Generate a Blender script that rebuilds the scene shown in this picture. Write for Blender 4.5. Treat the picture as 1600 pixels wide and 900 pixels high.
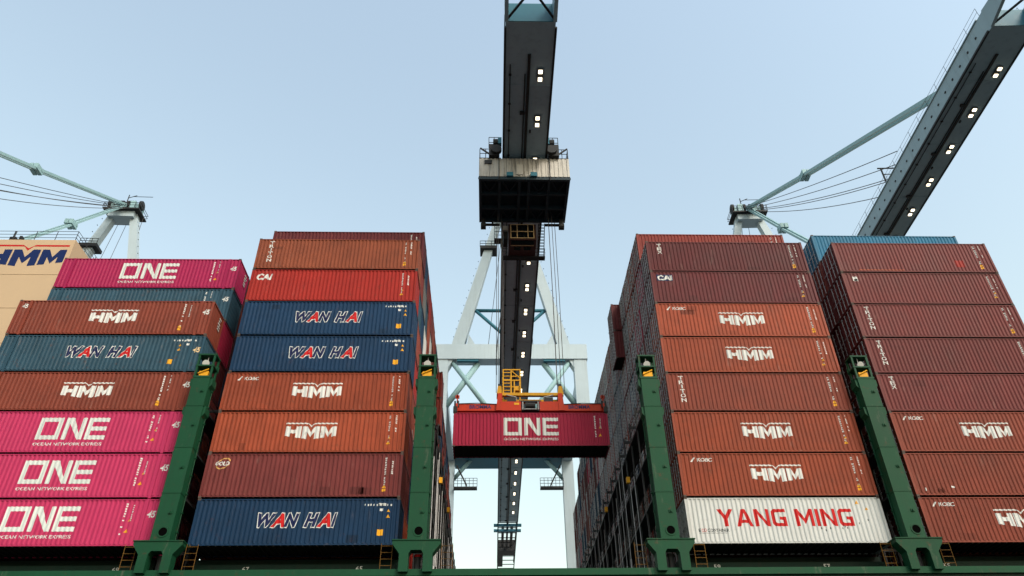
import bpy, bmesh, math, random
from mathutils import Vector, Matrix

# ------------------------------------------------------------------ camera, sky, sun, exposure
scene = bpy.context.scene
for o in list(bpy.data.objects):
    bpy.data.objects.remove(o)
COL = scene.collection
cam_data = bpy.data.cameras.new('camera')
cam = bpy.data.objects.new('camera', cam_data)
COL.objects.link(cam)
cam_data.sensor_width = 36.0
cam_data.lens = 26.43
cam_data.clip_start = 0.5
cam_data.clip_end = 20000
cam.matrix_world = Matrix(((0.99958328, -0.00535428, -0.02836527, 17.640),
                           (-0.02609522, -0.58771100, -0.80865000, -44.751),
                           (-0.01234084, 0.80905322, -0.58760581, -13.767),
                           (0, 0, 0, 1)))
scene.camera = cam
SUN_EL, SUN_AZ = math.radians(40), math.radians(146)     # azimuth clockwise from +Y
world = bpy.data.worlds.new('World')
scene.world = world
world.use_nodes = True
wn = world.node_tree
sky = wn.nodes.new('ShaderNodeTexSky')
sky.sky_type = 'NISHITA'
sky.sun_disc = False
sky.sun_elevation = SUN_EL
sky.sun_rotation = SUN_AZ
sky.altitude = 0
sky.air_density = 2.7
sky.dust_density = 3.0
sky.ozone_density = 3.0
bg = wn.nodes['Background']
bg.inputs['Strength'].default_value = 0.15
haze_sat = wn.nodes.new('ShaderNodeHueSaturation')       # pale, hazy air: the whole sky a little less saturated
haze_sat.inputs['Saturation'].default_value = 0.77
wn.links.new(sky.outputs['Color'], haze_sat.inputs['Color'])
wn.links.new(haze_sat.outputs['Color'], bg.inputs['Color'])
sun_data = bpy.data.lights.new('sun', 'SUN')
sun_data.energy = 1.1
sun_data.angle = math.radians(16)
sun_data.color = (1.0, 0.92, 0.83)
sun = bpy.data.objects.new('sun', sun_data)
COL.objects.link(sun)
sd = Vector((math.sin(SUN_AZ) * math.cos(SUN_EL), math.cos(SUN_AZ) * math.cos(SUN_EL), math.sin(SUN_EL)))
sun.rotation_euler = sd.to_track_quat('Z', 'Y').to_euler()
scene.view_settings.view_transform = 'Standard'
scene.view_settings.look = 'None'
scene.view_settings.exposure = 0.84
scene.view_settings.gamma = 1.0
scene.view_settings.use_curve_mapping = False
random.seed(7)

# ------------------------------------------------------------------ helpers
def link(o, parent=None):
    COL.objects.link(o)
    if parent is not None:
        o.parent = parent
    return o

def tag(o, label=None, cat=None, group=None, kind=None):
    if label: o['label'] = label
    if cat: o['category'] = cat
    if group: o['group'] = group
    if kind: o['kind'] = kind
    return o

def empty(name, loc=(0, 0, 0), rz=0.0):
    o = bpy.data.objects.new(name, None)
    o.empty_display_size = 0.2
    o.location = loc
    o.rotation_euler = (0, 0, rz)
    return link(o)

class MB:
    """collects faces; build() links them as one mesh object"""
    def __init__(s):
        s.v = []; s.f = []; s.m = []
    def face(s, pts, m=0):
        n = len(s.v); s.v += [tuple(p) for p in pts]; s.f.append(tuple(range(n, n + len(pts)))); s.m.append(m)
    def hexa(s, c, m=0):
        n = len(s.v); s.v += [tuple(p) for p in c]
        for q in ((0, 3, 2, 1), (4, 5, 6, 7), (0, 1, 5, 4), (1, 2, 6, 5), (2, 3, 7, 6), (3, 0, 4, 7)):
            s.f.append(tuple(n + i for i in q)); s.m.append(m)
        return s
    def box(s, x0, x1, y0, y1, z0, z1, m=0):
        return s.hexa([(x0, y0, z0), (x1, y0, z0), (x1, y1, z0), (x0, y1, z0),
                       (x0, y0, z1), (x1, y0, z1), (x1, y1, z1), (x0, y1, z1)], m)
    def beam(s, p, q, w, h, m=0, w2=None, h2=None, up=(0, 0, 1)):
        p = Vector(p); q = Vector(q); d = (q - p).normalized(); u = Vector(up)
        if abs(d.dot(u)) > 0.98: u = Vector((0, 1, 0))
        r = d.cross(u).normalized(); u = r.cross(d).normalized()
        w2 = w if w2 is None else w2; h2 = h if h2 is None else h2
        a = [p + r * x * w / 2 + u * y * h / 2 for x, y in ((-1, -1), (1, -1), (1, 1), (-1, 1))]
        b = [q + r * x * w2 / 2 + u * y * h2 / 2 for x, y in ((-1, -1), (1, -1), (1, 1), (-1, 1))]
        return s.hexa(a + b, m)
    def tube(s, p, q, r, n=8, m=0, r2=None):
        p = Vector(p); q = Vector(q); d = (q - p).normalized()
        u = Vector((0, 0, 1)) if abs(d.z) < 0.95 else Vector((1, 0, 0))
        a = d.cross(u).normalized(); b = a.cross(d)
        r2 = r if r2 is None else r2
        k = len(s.v)
        for c, rr in ((p, r), (q, r2)):
            for i in range(n):
                t = 2 * math.pi * i / n
                s.v.append(tuple(c + a * math.cos(t) * rr + b * math.sin(t) * rr))
        for i in range(n):
            j = (i + 1) % n
            s.f.append((k + i, k + j, k + n + j, k + n + i)); s.m.append(m)
        s.f.append(tuple(k + i for i in reversed(range(n)))); s.m.append(m)
        s.f.append(tuple(k + n + i for i in range(n))); s.m.append(m)
        return s
    def pipe(s, pts, r, n=6, m=0):
        for a, b in zip(pts, pts[1:]): s.tube(a, b, r, n, m)
        return s
    def prism(s, outline, y0, y1, m=0):
        """outline in (x, z), extruded along y"""
        n = len(s.v); k = len(outline)
        s.v += [(x, y0, z) for x, z in outline] + [(x, y1, z) for x, z in outline]
        s.f.append(tuple(range(n, n + k))); s.m.append(m)
        s.f.append(tuple(reversed(range(n + k, n + 2 * k)))); s.m.append(m)
        for i in range(k):
            j = (i + 1) % k
            s.f.append((n + i, n + k + i, n + k + j, n + j)); s.m.append(m)
        return s
    def mesh(s, name):
        me = bpy.data.meshes.new(name)
        me.from_pydata(s.v, [], s.f)
        bm = bmesh.new(); bm.from_mesh(me)
        bmesh.ops.recalc_face_normals(bm, faces=bm.faces)
        bm.to_mesh(me); bm.free()
        if any(s.m): me.polygons.foreach_set('material_index', s.m)
        me.update()
        return me
    def build(s, name, mats, parent=None, smooth=False):
        me = s.mesh(name)
        for m in (mats if isinstance(mats, (list, tuple)) else [mats]): me.materials.append(m)
        if smooth: me.shade_smooth()
        return link(bpy.data.objects.new(name, me), parent)

def inst(me, name, parent, mat=None, loc=(0, 0, 0), rz=0.0):
    o = bpy.data.objects.new(name, me)
    o.location = loc; o.rotation_euler = (0, 0, rz)
    link(o, parent)
    if mat is not None:
        o.material_slots[0].link = 'OBJECT'
        o.material_slots[0].material = mat
    return o

# ------------------------------------------------------------------ materials
def lin(c):
    return tuple(((v / 255) / 12.92 if v / 255 <= 0.04045 else ((v / 255 + 0.055) / 1.055) ** 2.4) for v in c)

def paint(name, rgb, rough=0.5, vary=0.18, dirt=0.35, dirt_col=(0.035, 0.022, 0.016), scale=1.0, spec=0.14, rust=0.0, metal=0.0, obj_vary=0.12, dirt_lo=0.52):
    m = bpy.data.materials.new(name); m.use_nodes = True
    nt = m.node_tree; N = nt.nodes; Lk = nt.links
    b = N['Principled BSDF']
    b.inputs['Roughness'].default_value = rough
    b.inputs['Specular IOR Level'].default_value = spec
    b.inputs['Metallic'].default_value = metal
    tc = N.new('ShaderNodeTexCoord'); oi = N.new('ShaderNodeObjectInfo')
    mp = N.new('ShaderNodeMapping'); mp.vector_type = 'POINT'
    Lk.new(tc.outputs['Object'], mp.inputs['Vector'])
    off = N.new('ShaderNodeVectorMath'); off.operation = 'SCALE'; off.inputs[0].default_value = (37.0, 21.0, 53.0)
    Lk.new(oi.outputs['Random'], off.inputs['Scale'])
    Lk.new(off.outputs['Vector'], mp.inputs['Location'])
    n1 = N.new('ShaderNodeTexNoise'); n1.inputs['Scale'].default_value = 0.45 * scale; n1.inputs['Detail'].default_value = 6
    n1.inputs['Roughness'].default_value = 0.65
    Lk.new(mp.outputs['Vector'], n1.inputs['Vector'])
    st = N.new('ShaderNodeMapping'); st.inputs['Scale'].default_value = (5.0 * scale, 5.0 * scale, 0.35 * scale)
    Lk.new(mp.outputs['Vector'], st.inputs['Vector'])
    n2 = N.new('ShaderNodeTexNoise'); n2.inputs['Scale'].default_value = 1.0; n2.inputs['Detail'].default_value = 5
    n2.inputs['Roughness'].default_value = 0.7
    Lk.new(st.outputs['Vector'], n2.inputs['Vector'])
    hs = N.new('ShaderNodeHueSaturation'); rgb = tuple(0.74 * v for v in rgb); hs.inputs['Color'].default_value = (*rgb, 1)
    mr = N.new('ShaderNodeMapRange'); mr.inputs['To Min'].default_value = 1 - obj_vary; mr.inputs['To Max'].default_value = 1 + obj_vary
    Lk.new(oi.outputs['Random'], mr.inputs['Value'])
    m2 = N.new('ShaderNodeMapRange'); m2.inputs['From Min'].default_value = 0.25; m2.inputs['From Max'].default_value = 0.75
    m2.inputs['To Min'].default_value = 1 - vary; m2.inputs['To Max'].default_value = 1 + vary
    Lk.new(n1.outputs['Fac'], m2.inputs['Value'])
    mu = N.new('ShaderNodeMath'); mu.operation = 'MULTIPLY'
    Lk.new(mr.outputs['Result'], mu.inputs[0]); Lk.new(m2.outputs['Result'], mu.inputs[1])
    Lk.new(mu.outputs['Value'], hs.inputs['Value'])
    rp = N.new('ShaderNodeMapRange'); rp.inputs['From Min'].default_value = dirt_lo; rp.inputs['From Max'].default_value = dirt_lo + 0.22
    rp.inputs['To Max'].default_value = dirt
    Lk.new(n2.outputs['Fac'], rp.inputs['Value'])
    mx = N.new('ShaderNodeMix'); mx.data_type = 'RGBA'
    Lk.new(rp.outputs['Result'], mx.inputs['Factor'])
    Lk.new(hs.outputs['Color'], mx.inputs['A']); mx.inputs['B'].default_value = (*dirt_col, 1)
    last = mx.outputs['Result']
    if rust > 0:      # rust spots and scuffs with a shape of their own
        n4 = N.new('ShaderNodeTexNoise'); n4.inputs['Scale'].default_value = 1.7; n4.inputs['Detail'].default_value = 9; n4.inputs['Roughness'].default_value = 0.75
        Lk.new(mp.outputs['Vector'], n4.inputs['Vector'])
        r4 = N.new('ShaderNodeMapRange'); r4.inputs['From Min'].default_value = 0.59; r4.inputs['From Max'].default_value = 0.68; r4.inputs['To Max'].default_value = rust
        Lk.new(n4.outputs['Fac'], r4.inputs['Value'])
        m4 = N.new('ShaderNodeMix'); m4.data_type = 'RGBA'; m4.inputs['B'].default_value = (0.075, 0.03, 0.016, 1)
        Lk.new(r4.outputs['Result'], m4.inputs['Factor']); Lk.new(last, m4.inputs['A'])
        n5 = N.new('ShaderNodeTexNoise'); n5.inputs['Scale'].default_value = 0.9; n5.inputs['Detail'].default_value = 8; n5.inputs['Roughness'].default_value = 0.7
        s5 = N.new('ShaderNodeMapping'); s5.inputs['Scale'].default_value = (2.2, 2.2, 0.6); s5.inputs['Location'].default_value = (9, 4, 2)
        Lk.new(mp.outputs['Vector'], s5.inputs['Vector']); Lk.new(s5.outputs['Vector'], n5.inputs['Vector'])
        r5 = N.new('ShaderNodeMapRange'); r5.inputs['From Min'].default_value = 0.6; r5.inputs['From Max'].default_value = 0.75; r5.inputs['To Max'].default_value = rust * 0.4
        Lk.new(n5.outputs['Fac'], r5.inputs['Value'])
        m5 = N.new('ShaderNodeMix'); m5.data_type = 'RGBA'; m5.inputs['B'].default_value = (0.34, 0.27, 0.23, 1)
        Lk.new(r5.outputs['Result'], m5.inputs['Factor']); Lk.new(m4.outputs['Result'], m5.inputs['A'])
        last = m5.outputs['Result']
    Lk.new(last, b.inputs['Base Color'])
    n3 = N.new('ShaderNodeTexNoise'); n3.inputs['Scale'].default_value = 9 * scale; n3.inputs['Detail'].default_value = 3
    Lk.new(mp.outputs['Vector'], n3.inputs['Vector'])
    bp = N.new('ShaderNodeBump'); bp.inputs['Strength'].default_value = 0.12; bp.inputs['Distance'].default_value = 0.02
    Lk.new(n3.outputs['Fac'], bp.inputs['Height']); Lk.new(bp.outputs['Normal'], b.inputs['Normal'])
    rr = N.new('ShaderNodeMapRange'); rr.inputs['To Min'].default_value = rough - 0.1; rr.inputs['To Max'].default_value = rough + 0.15
    Lk.new(n1.outputs['Fac'], rr.inputs['Value']); Lk.new(rr.outputs['Result'], b.inputs['Roughness'])
    return m

def emit(name, col, strength):
    m = bpy.data.materials.new(name); m.use_nodes = True
    b = m.node_tree.nodes['Principled BSDF']
    b.inputs['Base Color'].default_value = (*col, 1)
    b.inputs['Emission Color'].default_value = (*col, 1)
    b.inputs['Emission Strength'].default_value = strength
    return m

RUST = (0.09, 0.03, 0.012)
C = {}; COLS = {}  # container paints
for _n, _c, _v, _d, _r in (('rust orange', (150, 69, 45), 0.22, 0.6, 0.5), ('brick brown', (130, 61, 46), 0.22, 0.6, 0.5), ('tan brown', (142, 74, 50), 0.22, 0.5, 0.5),
                       ('maroon', (111, 50, 49), 0.22, 0.6, 0.45), ('dark maroon', (95, 37, 40), 0.22, 0.6, 0.45), ('bright red', (158, 40, 32), 0.15, 0.4, 0.4),
                       ('coral red', (130, 50, 42), 0.18, 0.4, 0.4), ('navy blue', (18, 52, 84), 0.22, 0.4, 0.3), ('slate blue', (48, 80, 98), 0.25, 0.6, 0.6),
                       ('bright blue', (34, 112, 148), 0.18, 0.4, 0.35), ('pink', (190, 52, 98), 0.1, 0.25, 0.15), ('magenta', (164, 32, 82), 0.1, 0.25, 0.15),
                       ('deep magenta', (158, 32, 64), 0.1, 0.25, 0.12), ('white', (208, 211, 210), 0.06, 0.3, 0.25), ('grey', (112, 112, 112), 0.15, 0.45, 0.4)):
    COLS[_n] = _c
    _k = tuple(0.25 * v for v in lin(_c)) if _n != 'white' else (0.36, 0.35, 0.33)
    C[_n] = paint('paint_' + _n.replace(' ', '_'), lin(_c), vary=_v, dirt=_d, dirt_col=_k, rust=_r, obj_vary=0.05 if 'pink' in _n or 'magenta' in _n else 0.13)
M_white = paint('print_white', lin((222, 224, 222)), vary=0.1, dirt=0.5, dirt_col=(0.36, 0.27, 0.22), obj_vary=0.06, rust=0.45)
M_cyanwhite = paint('print_soft_white', lin((214, 221, 218)), vary=0.1, dirt=0.4, dirt_col=(0.45, 0.34, 0.34), obj_vary=0.05, rust=0.2)
M_navy = paint('print_navy', lin((24, 34, 78)), vary=0.1, dirt=0.1, obj_vary=0.0)
M_blue = paint('print_blue', lin((16, 38, 92)), vary=0.1, dirt=0.1, obj_vary=0.0)
M_red = paint('print_red', lin((196, 24, 26)), vary=0.1, dirt=0.2, obj_vary=0.0)
M_yel = paint('print_yellow', lin((236, 170, 40)), vary=0.1, dirt=0.2, obj_vary=0.05)
M_black = paint('print_black', (0.012, 0.012, 0.013), vary=0.1, dirt=0.0, obj_vary=0.0)
M_hole_shade = paint('painted_hole_shade', (0.003, 0.003, 0.003), vary=0.0, dirt=0.0, obj_vary=0.0, spec=0.0, rough=0.9)  # near-black colour that stands in for the shade inside a hole
M_gold = paint('print_gold', lin((206, 160, 96)), vary=0.1, dirt=0.1, obj_vary=0.0)
M_steel = paint('galvanised_steel', (0.46, 0.46, 0.47), rough=0.45, metal=0.35, vary=0.2, dirt=0.4, scale=2)
M_cast = paint('worn_casting', (0.10, 0.075, 0.065), rough=0.7, vary=0.3, dirt=0.5, rust=0.5, scale=3)
M_floor = paint('container_underside', (0.03, 0.027, 0.025), rough=0.8, dirt=0.4)
M_green = paint('ship_green', rust=0.55, rgb=lin((20, 72, 48)), rough=0.55, vary=0.12, dirt=0.35, dirt_col=(0.012, 0.03, 0.02), obj_vary=0.06)
M_dgreen = paint('deck_green', lin((20, 46, 38)), rough=0.6, vary=0.15, dirt=0.5, dirt_col=(0.02, 0.02, 0.015))
M_hull = paint('hull_paint', lin((20, 48, 40)), rough=0.5, vary=0.12, dirt=0.4, dirt_col=RUST)
M_yrail = paint('yellow_rail', lin((120, 86, 36)), dirt=0.4, dirt_col=RUST, scale=2)
M_crane = paint('crane_paint', lin((190, 208, 218)), rough=0.45, vary=0.07, dirt=0.25, dirt_col=(0.22, 0.25, 0.24), scale=0.4, obj_vary=0.04)
M_boom = paint('boom_paint', lin((160, 184, 196)), rough=0.5, vary=0.1, dirt=0.35, dirt_col=(0.12, 0.14, 0.15), scale=0.35, obj_vary=0.03)
M_teal = paint('crane_teal', lin((62, 120, 140)), rough=0.45, vary=0.1, dirt=0.2, dirt_col=(0.03, 0.12, 0.14))
M_stay = paint('stay_paint', lin((156, 192, 198)), rough=0.45, vary=0.1, dirt=0.25, dirt_col=(0.1, 0.16, 0.16))
M_machine = paint('dark_machinery', (0.03, 0.033, 0.036), rough=0.5, dirt=0.5, dirt_col=(0.06, 0.03, 0.02), scale=2)
M_sheet = paint('trolley_sheeting', lin((220, 217, 210)), rough=0.5, vary=0.12, dirt=0.95, dirt_col=(0.02, 0.018, 0.016), scale=0.55, dirt_lo=0.5)
M_frame = paint('trolley_frame', lin((44, 60, 68)), rough=0.5, vary=0.2, dirt=0.4)
M_cab = paint('cab_paint', lin((84, 58, 56)), rough=0.5, vary=0.15, dirt=0.5)
M_cabtrim = paint('cab_trim', lin((226, 196, 150)), rough=0.5, dirt=0.3)
M_orange = paint('spreader_orange', lin((190, 54, 26)), rough=0.45, vary=0.1, dirt=0.4, dirt_col=(0.06, 0.02, 0.012), scale=1.5)
M_yellow = paint('headblock_yellow', lin((212, 156, 34)), rough=0.45, vary=0.1, dirt=0.4, dirt_col=(0.08, 0.05, 0.015), scale=1.5)
M_rope = paint('wire_rope', (0.09, 0.085, 0.085), rough=0.6, dirt=0.2)
M_cream = paint('deckhouse_cream', lin((204, 178, 146)), rough=0.55, vary=0.05, dirt=0.25, dirt_col=(0.5, 0.36, 0.22), scale=0.35, obj_vary=0.0)
M_concrete = paint('quay_concrete', (0.3, 0.29, 0.27), rough=0.85, dirt=0.4)
M_lamp = emit('flood_lamp_glow', (1.0, 0.86, 0.62), 1.7)
M_glass = bpy.data.materials.new('cab_glass'); M_glass.use_nodes = True
_b = M_glass.node_tree.nodes['Principled BSDF']
_b.inputs['Base Color'].default_value = (0.006, 0.008, 0.01, 1); _b.inputs['Roughness'].default_value = 0.08
M_sea = bpy.data.materials.new('sea_water'); M_sea.use_nodes = True
_n = M_sea.node_tree; _b = _n.nodes['Principled BSDF']
_b.inputs['Base Color'].default_value = (0.012, 0.022, 0.024, 1); _b.inputs['Roughness'].default_value = 0.12
_t = _n.nodes.new('ShaderNodeTexNoise'); _t.inputs['Scale'].default_value = 0.6; _t.inputs['Detail'].default_value = 6
_tc = _n.nodes.new('ShaderNodeTexCoord'); _n.links.new(_tc.outputs['Object'], _t.inputs['Vector'])
_bp = _n.nodes.new('ShaderNodeBump'); _bp.inputs['Strength'].default_value = 0.6; _bp.inputs['Distance'].default_value = 0.5
_n.links.new(_t.outputs['Fac'], _bp.inputs['Height']); _n.links.new(_bp.outputs['Normal'], _b.inputs['Normal'])

# ------------------------------------------------------------------ sea, quay, ship hull
SEA_Z, QUAY_Z = -17.5, -13.5
tag(MB().box(-4000, 4000, -4000, 4000, SEA_Z - 1, SEA_Z).build('sea', M_sea), kind='structure')
tag(MB().box(-1500, 1500, 63.6, 1500, SEA_Z - 0.5, QUAY_Z).build('quay', M_concrete), kind='structure')

L40, L45, CW, CH, TP, RP = 12.192, 13.716, 2.438, 2.896, 2.916, 2.55
BX = {'A': -8.96, 'B': 6.096, 'C': 29.63 + 6.096, 'D': 44.2 + 6.096}      # bay centre lines
COLX = {'A': -1.22, 'B': 13.45, 'C': 28.2, 'D': 42.82}

ship = tag(empty('container_ship', (20, 0, SEA_Z)), 'dark green container ship lying alongside, its gunwale along the bottom edge', 'ship')
hz = -SEA_Z
h = MB().box(-70, 75, -0.55, 61.5, -0.4, hz - 1.72)
h.build('hull', M_hull, ship)
g = MB().box(-70, 75, -0.75, -0.5, hz - 1.9, hz - 1.53)
g.build('gunwale', M_green, ship)
def hatch(bay, inset):
    x = BX[bay] - 20
    m = MB()
    m.box(x - 6.3, x + 6.3, 2.5, 60, hz - 0.75, hz - 0.04)
    m.build('hatch_cover', M_dgreen, ship)
    m = MB().box(x - 6.0, x + 6.0, 1.5, 1.6, hz - 1.8, hz - 0.62)
    m.build('coaming', M_dgreen, ship)
for b_ in 'ABCD': hatch(b_, 0)

# ------------------------------------------------------------------ lettering
_FONT = {}
def text_geo(s, size, bold=0.0, shear=0.0, xscale=1.0, spacing=1.0):
    key = (s, bold, shear, spacing)
    if key not in _FONT:
        cu = bpy.data.curves.new('lettering', 'FONT')
        cu.body = s; cu.size = 1.0; cu.offset = bold; cu.shear = shear; cu.space_character = spacing
        cu.resolution_u = 3; cu.fill_mode = 'FRONT'
        ob = bpy.data.objects.new('lettering', cu)
        me = bpy.data.meshes.new_from_object(ob)
        _FONT[key] = ([tuple(v.co[:2]) for v in me.vertices], [tuple(p.vertices) for p in me.polygons])
        bpy.data.objects.remove(ob); bpy.data.meshes.remove(me); bpy.data.curves.remove(cu)
    v, f = _FONT[key]
    return [(x * size * xscale, y * size) for x, y in v], f

def centre(geo, cx=None, cz=None, width=None, height=None, left=None):
    v, f = geo
    x0 = min(p[0] for p in v); x1 = max(p[0] for p in v); z0 = min(p[1] for p in v); z1 = max(p[1] for p in v)
    sx = (width / (x1 - x0)) if width else 1; sz = (height / (z1 - z0)) if height else 1
    if left is not None: ox = left; bx = x0
    else: ox = cx; bx = (x0 + x1) / 2
    return [((x - bx) * sx + ox, (z - (z0 + z1) / 2) * sz + cz) for x, z in v], f

def polys(pl):
    v = []; f = []
    for p in pl:
        n = len(v); v += list(p); f.append(tuple(range(n, n + len(p))))
    return v, f
def rect(x0, x1, z0, z1): return [(x0, z0), (x1, z0), (x1, z1), (x0, z1)]
def merge(*gs):
    v = []; f = []
    for gv, gf in gs:
        n = len(v); v += gv; f += [tuple(n + i for i in q) for q in gf]
    return v, f

def logo_one():                                        # three block capitals, box 4.3 x 1.5
    P = []
    s = 0.28; h_ = 1.5
    P += [rect(0, s, 0, h_ ), rect(s, 1.42 - s, 0, s), rect(s, 1.42 - s, h_ - s, h_), rect(1.42 - s, 1.42, 0, h_)]
    x = 1.62
    P += [rect(x, x + 0.27, 0, h_), [(x + 0.27, h_), (x + 0.27, h_ - 0.42), (x + 0.98, 0), (x + 0.98, 0.42), (x + 0.45, h_)],
          rect(x + 0.98, x + 1.25, 0, h_)]
    x = 3.05
    P += [rect(x, x + 0.28, 0, h_), rect(x + 0.28, x + 1.25, 0, s), rect(x + 0.28, x + 1.2, 0.61, 0.61 + s), rect(x + 0.28, x + 1.25, h_ - s, h_)]
    return polys(P)

def logo_hmm():
    """peaked letters under a notched bar; box 600 x 210, z up, split in the bar and the letters"""
    b = lambda x: -(165 + 45 * (1 - abs(x - 300) / 300))
    bar = [[(-5, 4), (252, 4), (264, -12), (-5, -12)], [(252, 4), (300, -30), (300, -52), (264, -12)],
           [(348, 4), (336, -12), (300, -52), (300, -30)], [(348, 4), (605, 4), (605, -12), (336, -12)]]
    T = -42
    L = [[(0, T), (60, T), (60, b(60)), (0, b(0))], [(60, -86), (126, -86), (126, -132), (60, -132)], [(126, T), (186, T), (186, b(186)), (126, b(126))]]
    def M(x0, x1, st):
        c = (x0 + x1) / 2
        vz = T - 74
        return [[(x0, T), (x0 + st, T), (x0 + st, b(x0 + st)), (x0, b(x0))], [(x1 - st, T), (x1, T), (x1, b(x1)), (x1 - st, b(x1 - st))],
                [(x0 + st, T), (c, vz), (c, vz - 62), (x0 + st, T - 72)], [(c, vz), (x1 - st, T), (x1 - st, T - 72), (c, vz - 62)]]
    L += M(200, 402, 57) + M(416, 600, 52)
    return polys(bar), polys(L)

GLYPH = {
    'Y': (0.96, [[(0, 1), (0.25, 1), (0.48, 0.64), (0.71, 1), (0.96, 1), (0.59, 0.43), (0.59, 0), (0.37, 0), (0.37, 0.43)]]),
    'A': (0.96, [[(0, 0), (0.22, 0), (0.2867, 0.2), (0.3467, 0.38), (0.48, 0.78), (0.48, 1), (0.36, 1)], [(0.96, 0), (0.6, 1), (0.48, 1), (0.48, 0.78), (0.6133, 0.38), (0.6733, 0.2), (0.74, 0)],
                [(0.2867, 0.2), (0.6733, 0.2), (0.6133, 0.38), (0.3467, 0.38)]]),
    'N': (0.88, [rect(0, 0.2, 0, 1), [(0.2, 1), (0.2, 0.7), (0.68, 0), (0.68, 0.3)], rect(0.68, 0.88, 0, 1)]),
    'G': (0.86, [[(0.86, 1), (0.16, 1), (0, 0.84), (0, 0.16), (0.16, 0), (0.86, 0), (0.86, 0.55), (0.46, 0.55), (0.46, 0.37), (0.66, 0.37), (0.66, 0.19), (0.26, 0.19), (0.2, 0.25), (0.2, 0.75), (0.26, 0.81), (0.86, 0.81)]]),
    'M': (1.06, [rect(0, 0.2, 0, 1), [(0.2, 1), (0.2, 0.66), (0.53, 0.12), (0.53, 0.46)], [(0.53, 0.46), (0.53, 0.12), (0.86, 0.66), (0.86, 1)], rect(0.86, 1.06, 0, 1)]),
    'I': (0.21, [rect(0, 0.21, 0, 1)]),
}
def block_words(s):
    P = []; x = 0.0
    for c in s:
        if c == ' ': x += 0.42; continue
        w, g_ = GLYPH[c]
        P += [[(px + x, pz) for px, pz in q] for q in g_]; x += w + 0.12
    return P

def scale_geo(g, s, cx, cz):
    v, f = g
    return [((x - 300) * s + cx, (z + 105) * s + cz) for x, z in v], f

# corrugation profile -------------------------------------------------
def profile(length, margin=0.17, period=0.2783, depth=0.05):
    x0 = -length / 2 + margin; ln = length - 2 * margin
    n = round(ln / period); p = ln / n
    pts = []
    for k in range(n):
        a = x0 + k * p
        pts += [(a, 0.0), (a + p * 0.29, 0.0), (a + p * 0.5, depth), (a + p * 0.79, depth)]
    pts.append((x0 + ln, 0.0))
    return pts
PROF = {L40: profile(L40), L45: profile(L45)}
def prof_at(pts, x):
    if x <= pts[0][0] or x >= pts[-1][0]: return 0.0
    lo, hi = 0, len(pts) - 1
    while hi - lo > 1:
        m = (lo + hi) // 2
        if pts[m][0] <= x: lo = m
        else: hi = m
    (xa, ya), (xb, yb) = pts[lo], pts[hi]
    return ya + (yb - ya) * (x - xa) / (xb - xa)

PANEL_Y = -CW / 2 + 0.014
_DEC = {}
def decal_mesh(key, geo, L, mat, lift=0.004):
    """lettering laid on the corrugated near side: cut at every fold and pressed on to it"""
    if key in _DEC: return _DEC[key]
    v, f = geo
    me = bpy.data.meshes.new('lettering')
    me.from_pydata([(x, 0, z) for x, z in v], [], f)
    bm = bmesh.new(); bm.from_mesh(me)
    xs = [p[0] for p in v]; a, b = min(xs), max(xs)
    pts = PROF[L]
    if any(len(q) > 4 for q in f): bmesh.ops.triangulate(bm, faces=[q for q in bm.faces if len(q.verts) > 4])
    for px, _ in pts:
        if a < px < b:
            bmesh.ops.bisect_plane(bm, geom=bm.verts[:] + bm.edges[:] + bm.faces[:], dist=1e-5, plane_co=(px, 0, 0), plane_no=(1, 0, 0))
    for w in bm.verts: w.co.y = PANEL_Y + prof_at(pts, w.co.x) - lift
    for q in bm.faces:
        q.normal_update()
        if q.normal.y > 0: q.normal_flip()
    bm.to_mesh(me); bm.free()
    me.materials.append(mat)
    _DEC[key] = me
    return me

# ------------------------------------------------------------------ containers
def corr_panel(pts, y, z0, z1, sgn=1):
    m = MB()
    n = len(pts)
    m.v = [(x, y + sgn * d, z0) for x, d in pts] + [(x, y + sgn * d, z1) for x, d in pts]
    for i in range(n - 1):
        m.f.append((i, i + 1, n + i + 1, n + i) if sgn > 0 else (i + 1, i, n + i, n + i + 1)); m.m.append(0)
    return m
_T = {}
def raw_mesh(m, name):
    me = bpy.data.meshes.new(name); me.from_pydata(m.v, [], m.f)
    if any(m.m): me.polygons.foreach_set('material_index', m.m)
    return me
def end_corr(m, x, out, y0, y1, z0, z1, mi=0):
    """corrugated end wall facing +x or -x, faces added to m"""
    n = 8; p = (y1 - y0) / n; pts = []
    for k in range(n):
        a = y0 + k * p
        pts += [(a, 0), (a + p * 0.3, 0), (a + p * 0.5, 0.045), (a + p * 0.8, 0.045)]
    pts.append((y1, 0))
    for (ya, da), (yb, db) in zip(pts, pts[1:]):
        q = [(x - out * da, ya, z0), (x - out * db, yb, z0), (x - out * db, yb, z1), (x - out * da, ya, z1)]
        m.face(q if out > 0 else q[::-1], mi)
def castings(m, L, mi=0):
    for sx in (-1, 1):
        for sy in (-1, 1):
            for z0, z1 in ((0, 0.118), (CH - 0.118, CH)):
                xa, xb = sorted((sx * L / 2 + sx * 0.003, sx * (L / 2 - 0.178)))
                ya, yb = sorted((sy * CW / 2 + sy * 0.003, sy * (CW / 2 - 0.162)))
                m.box(xa, xb, ya, yb, z0, z1, mi)
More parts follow.
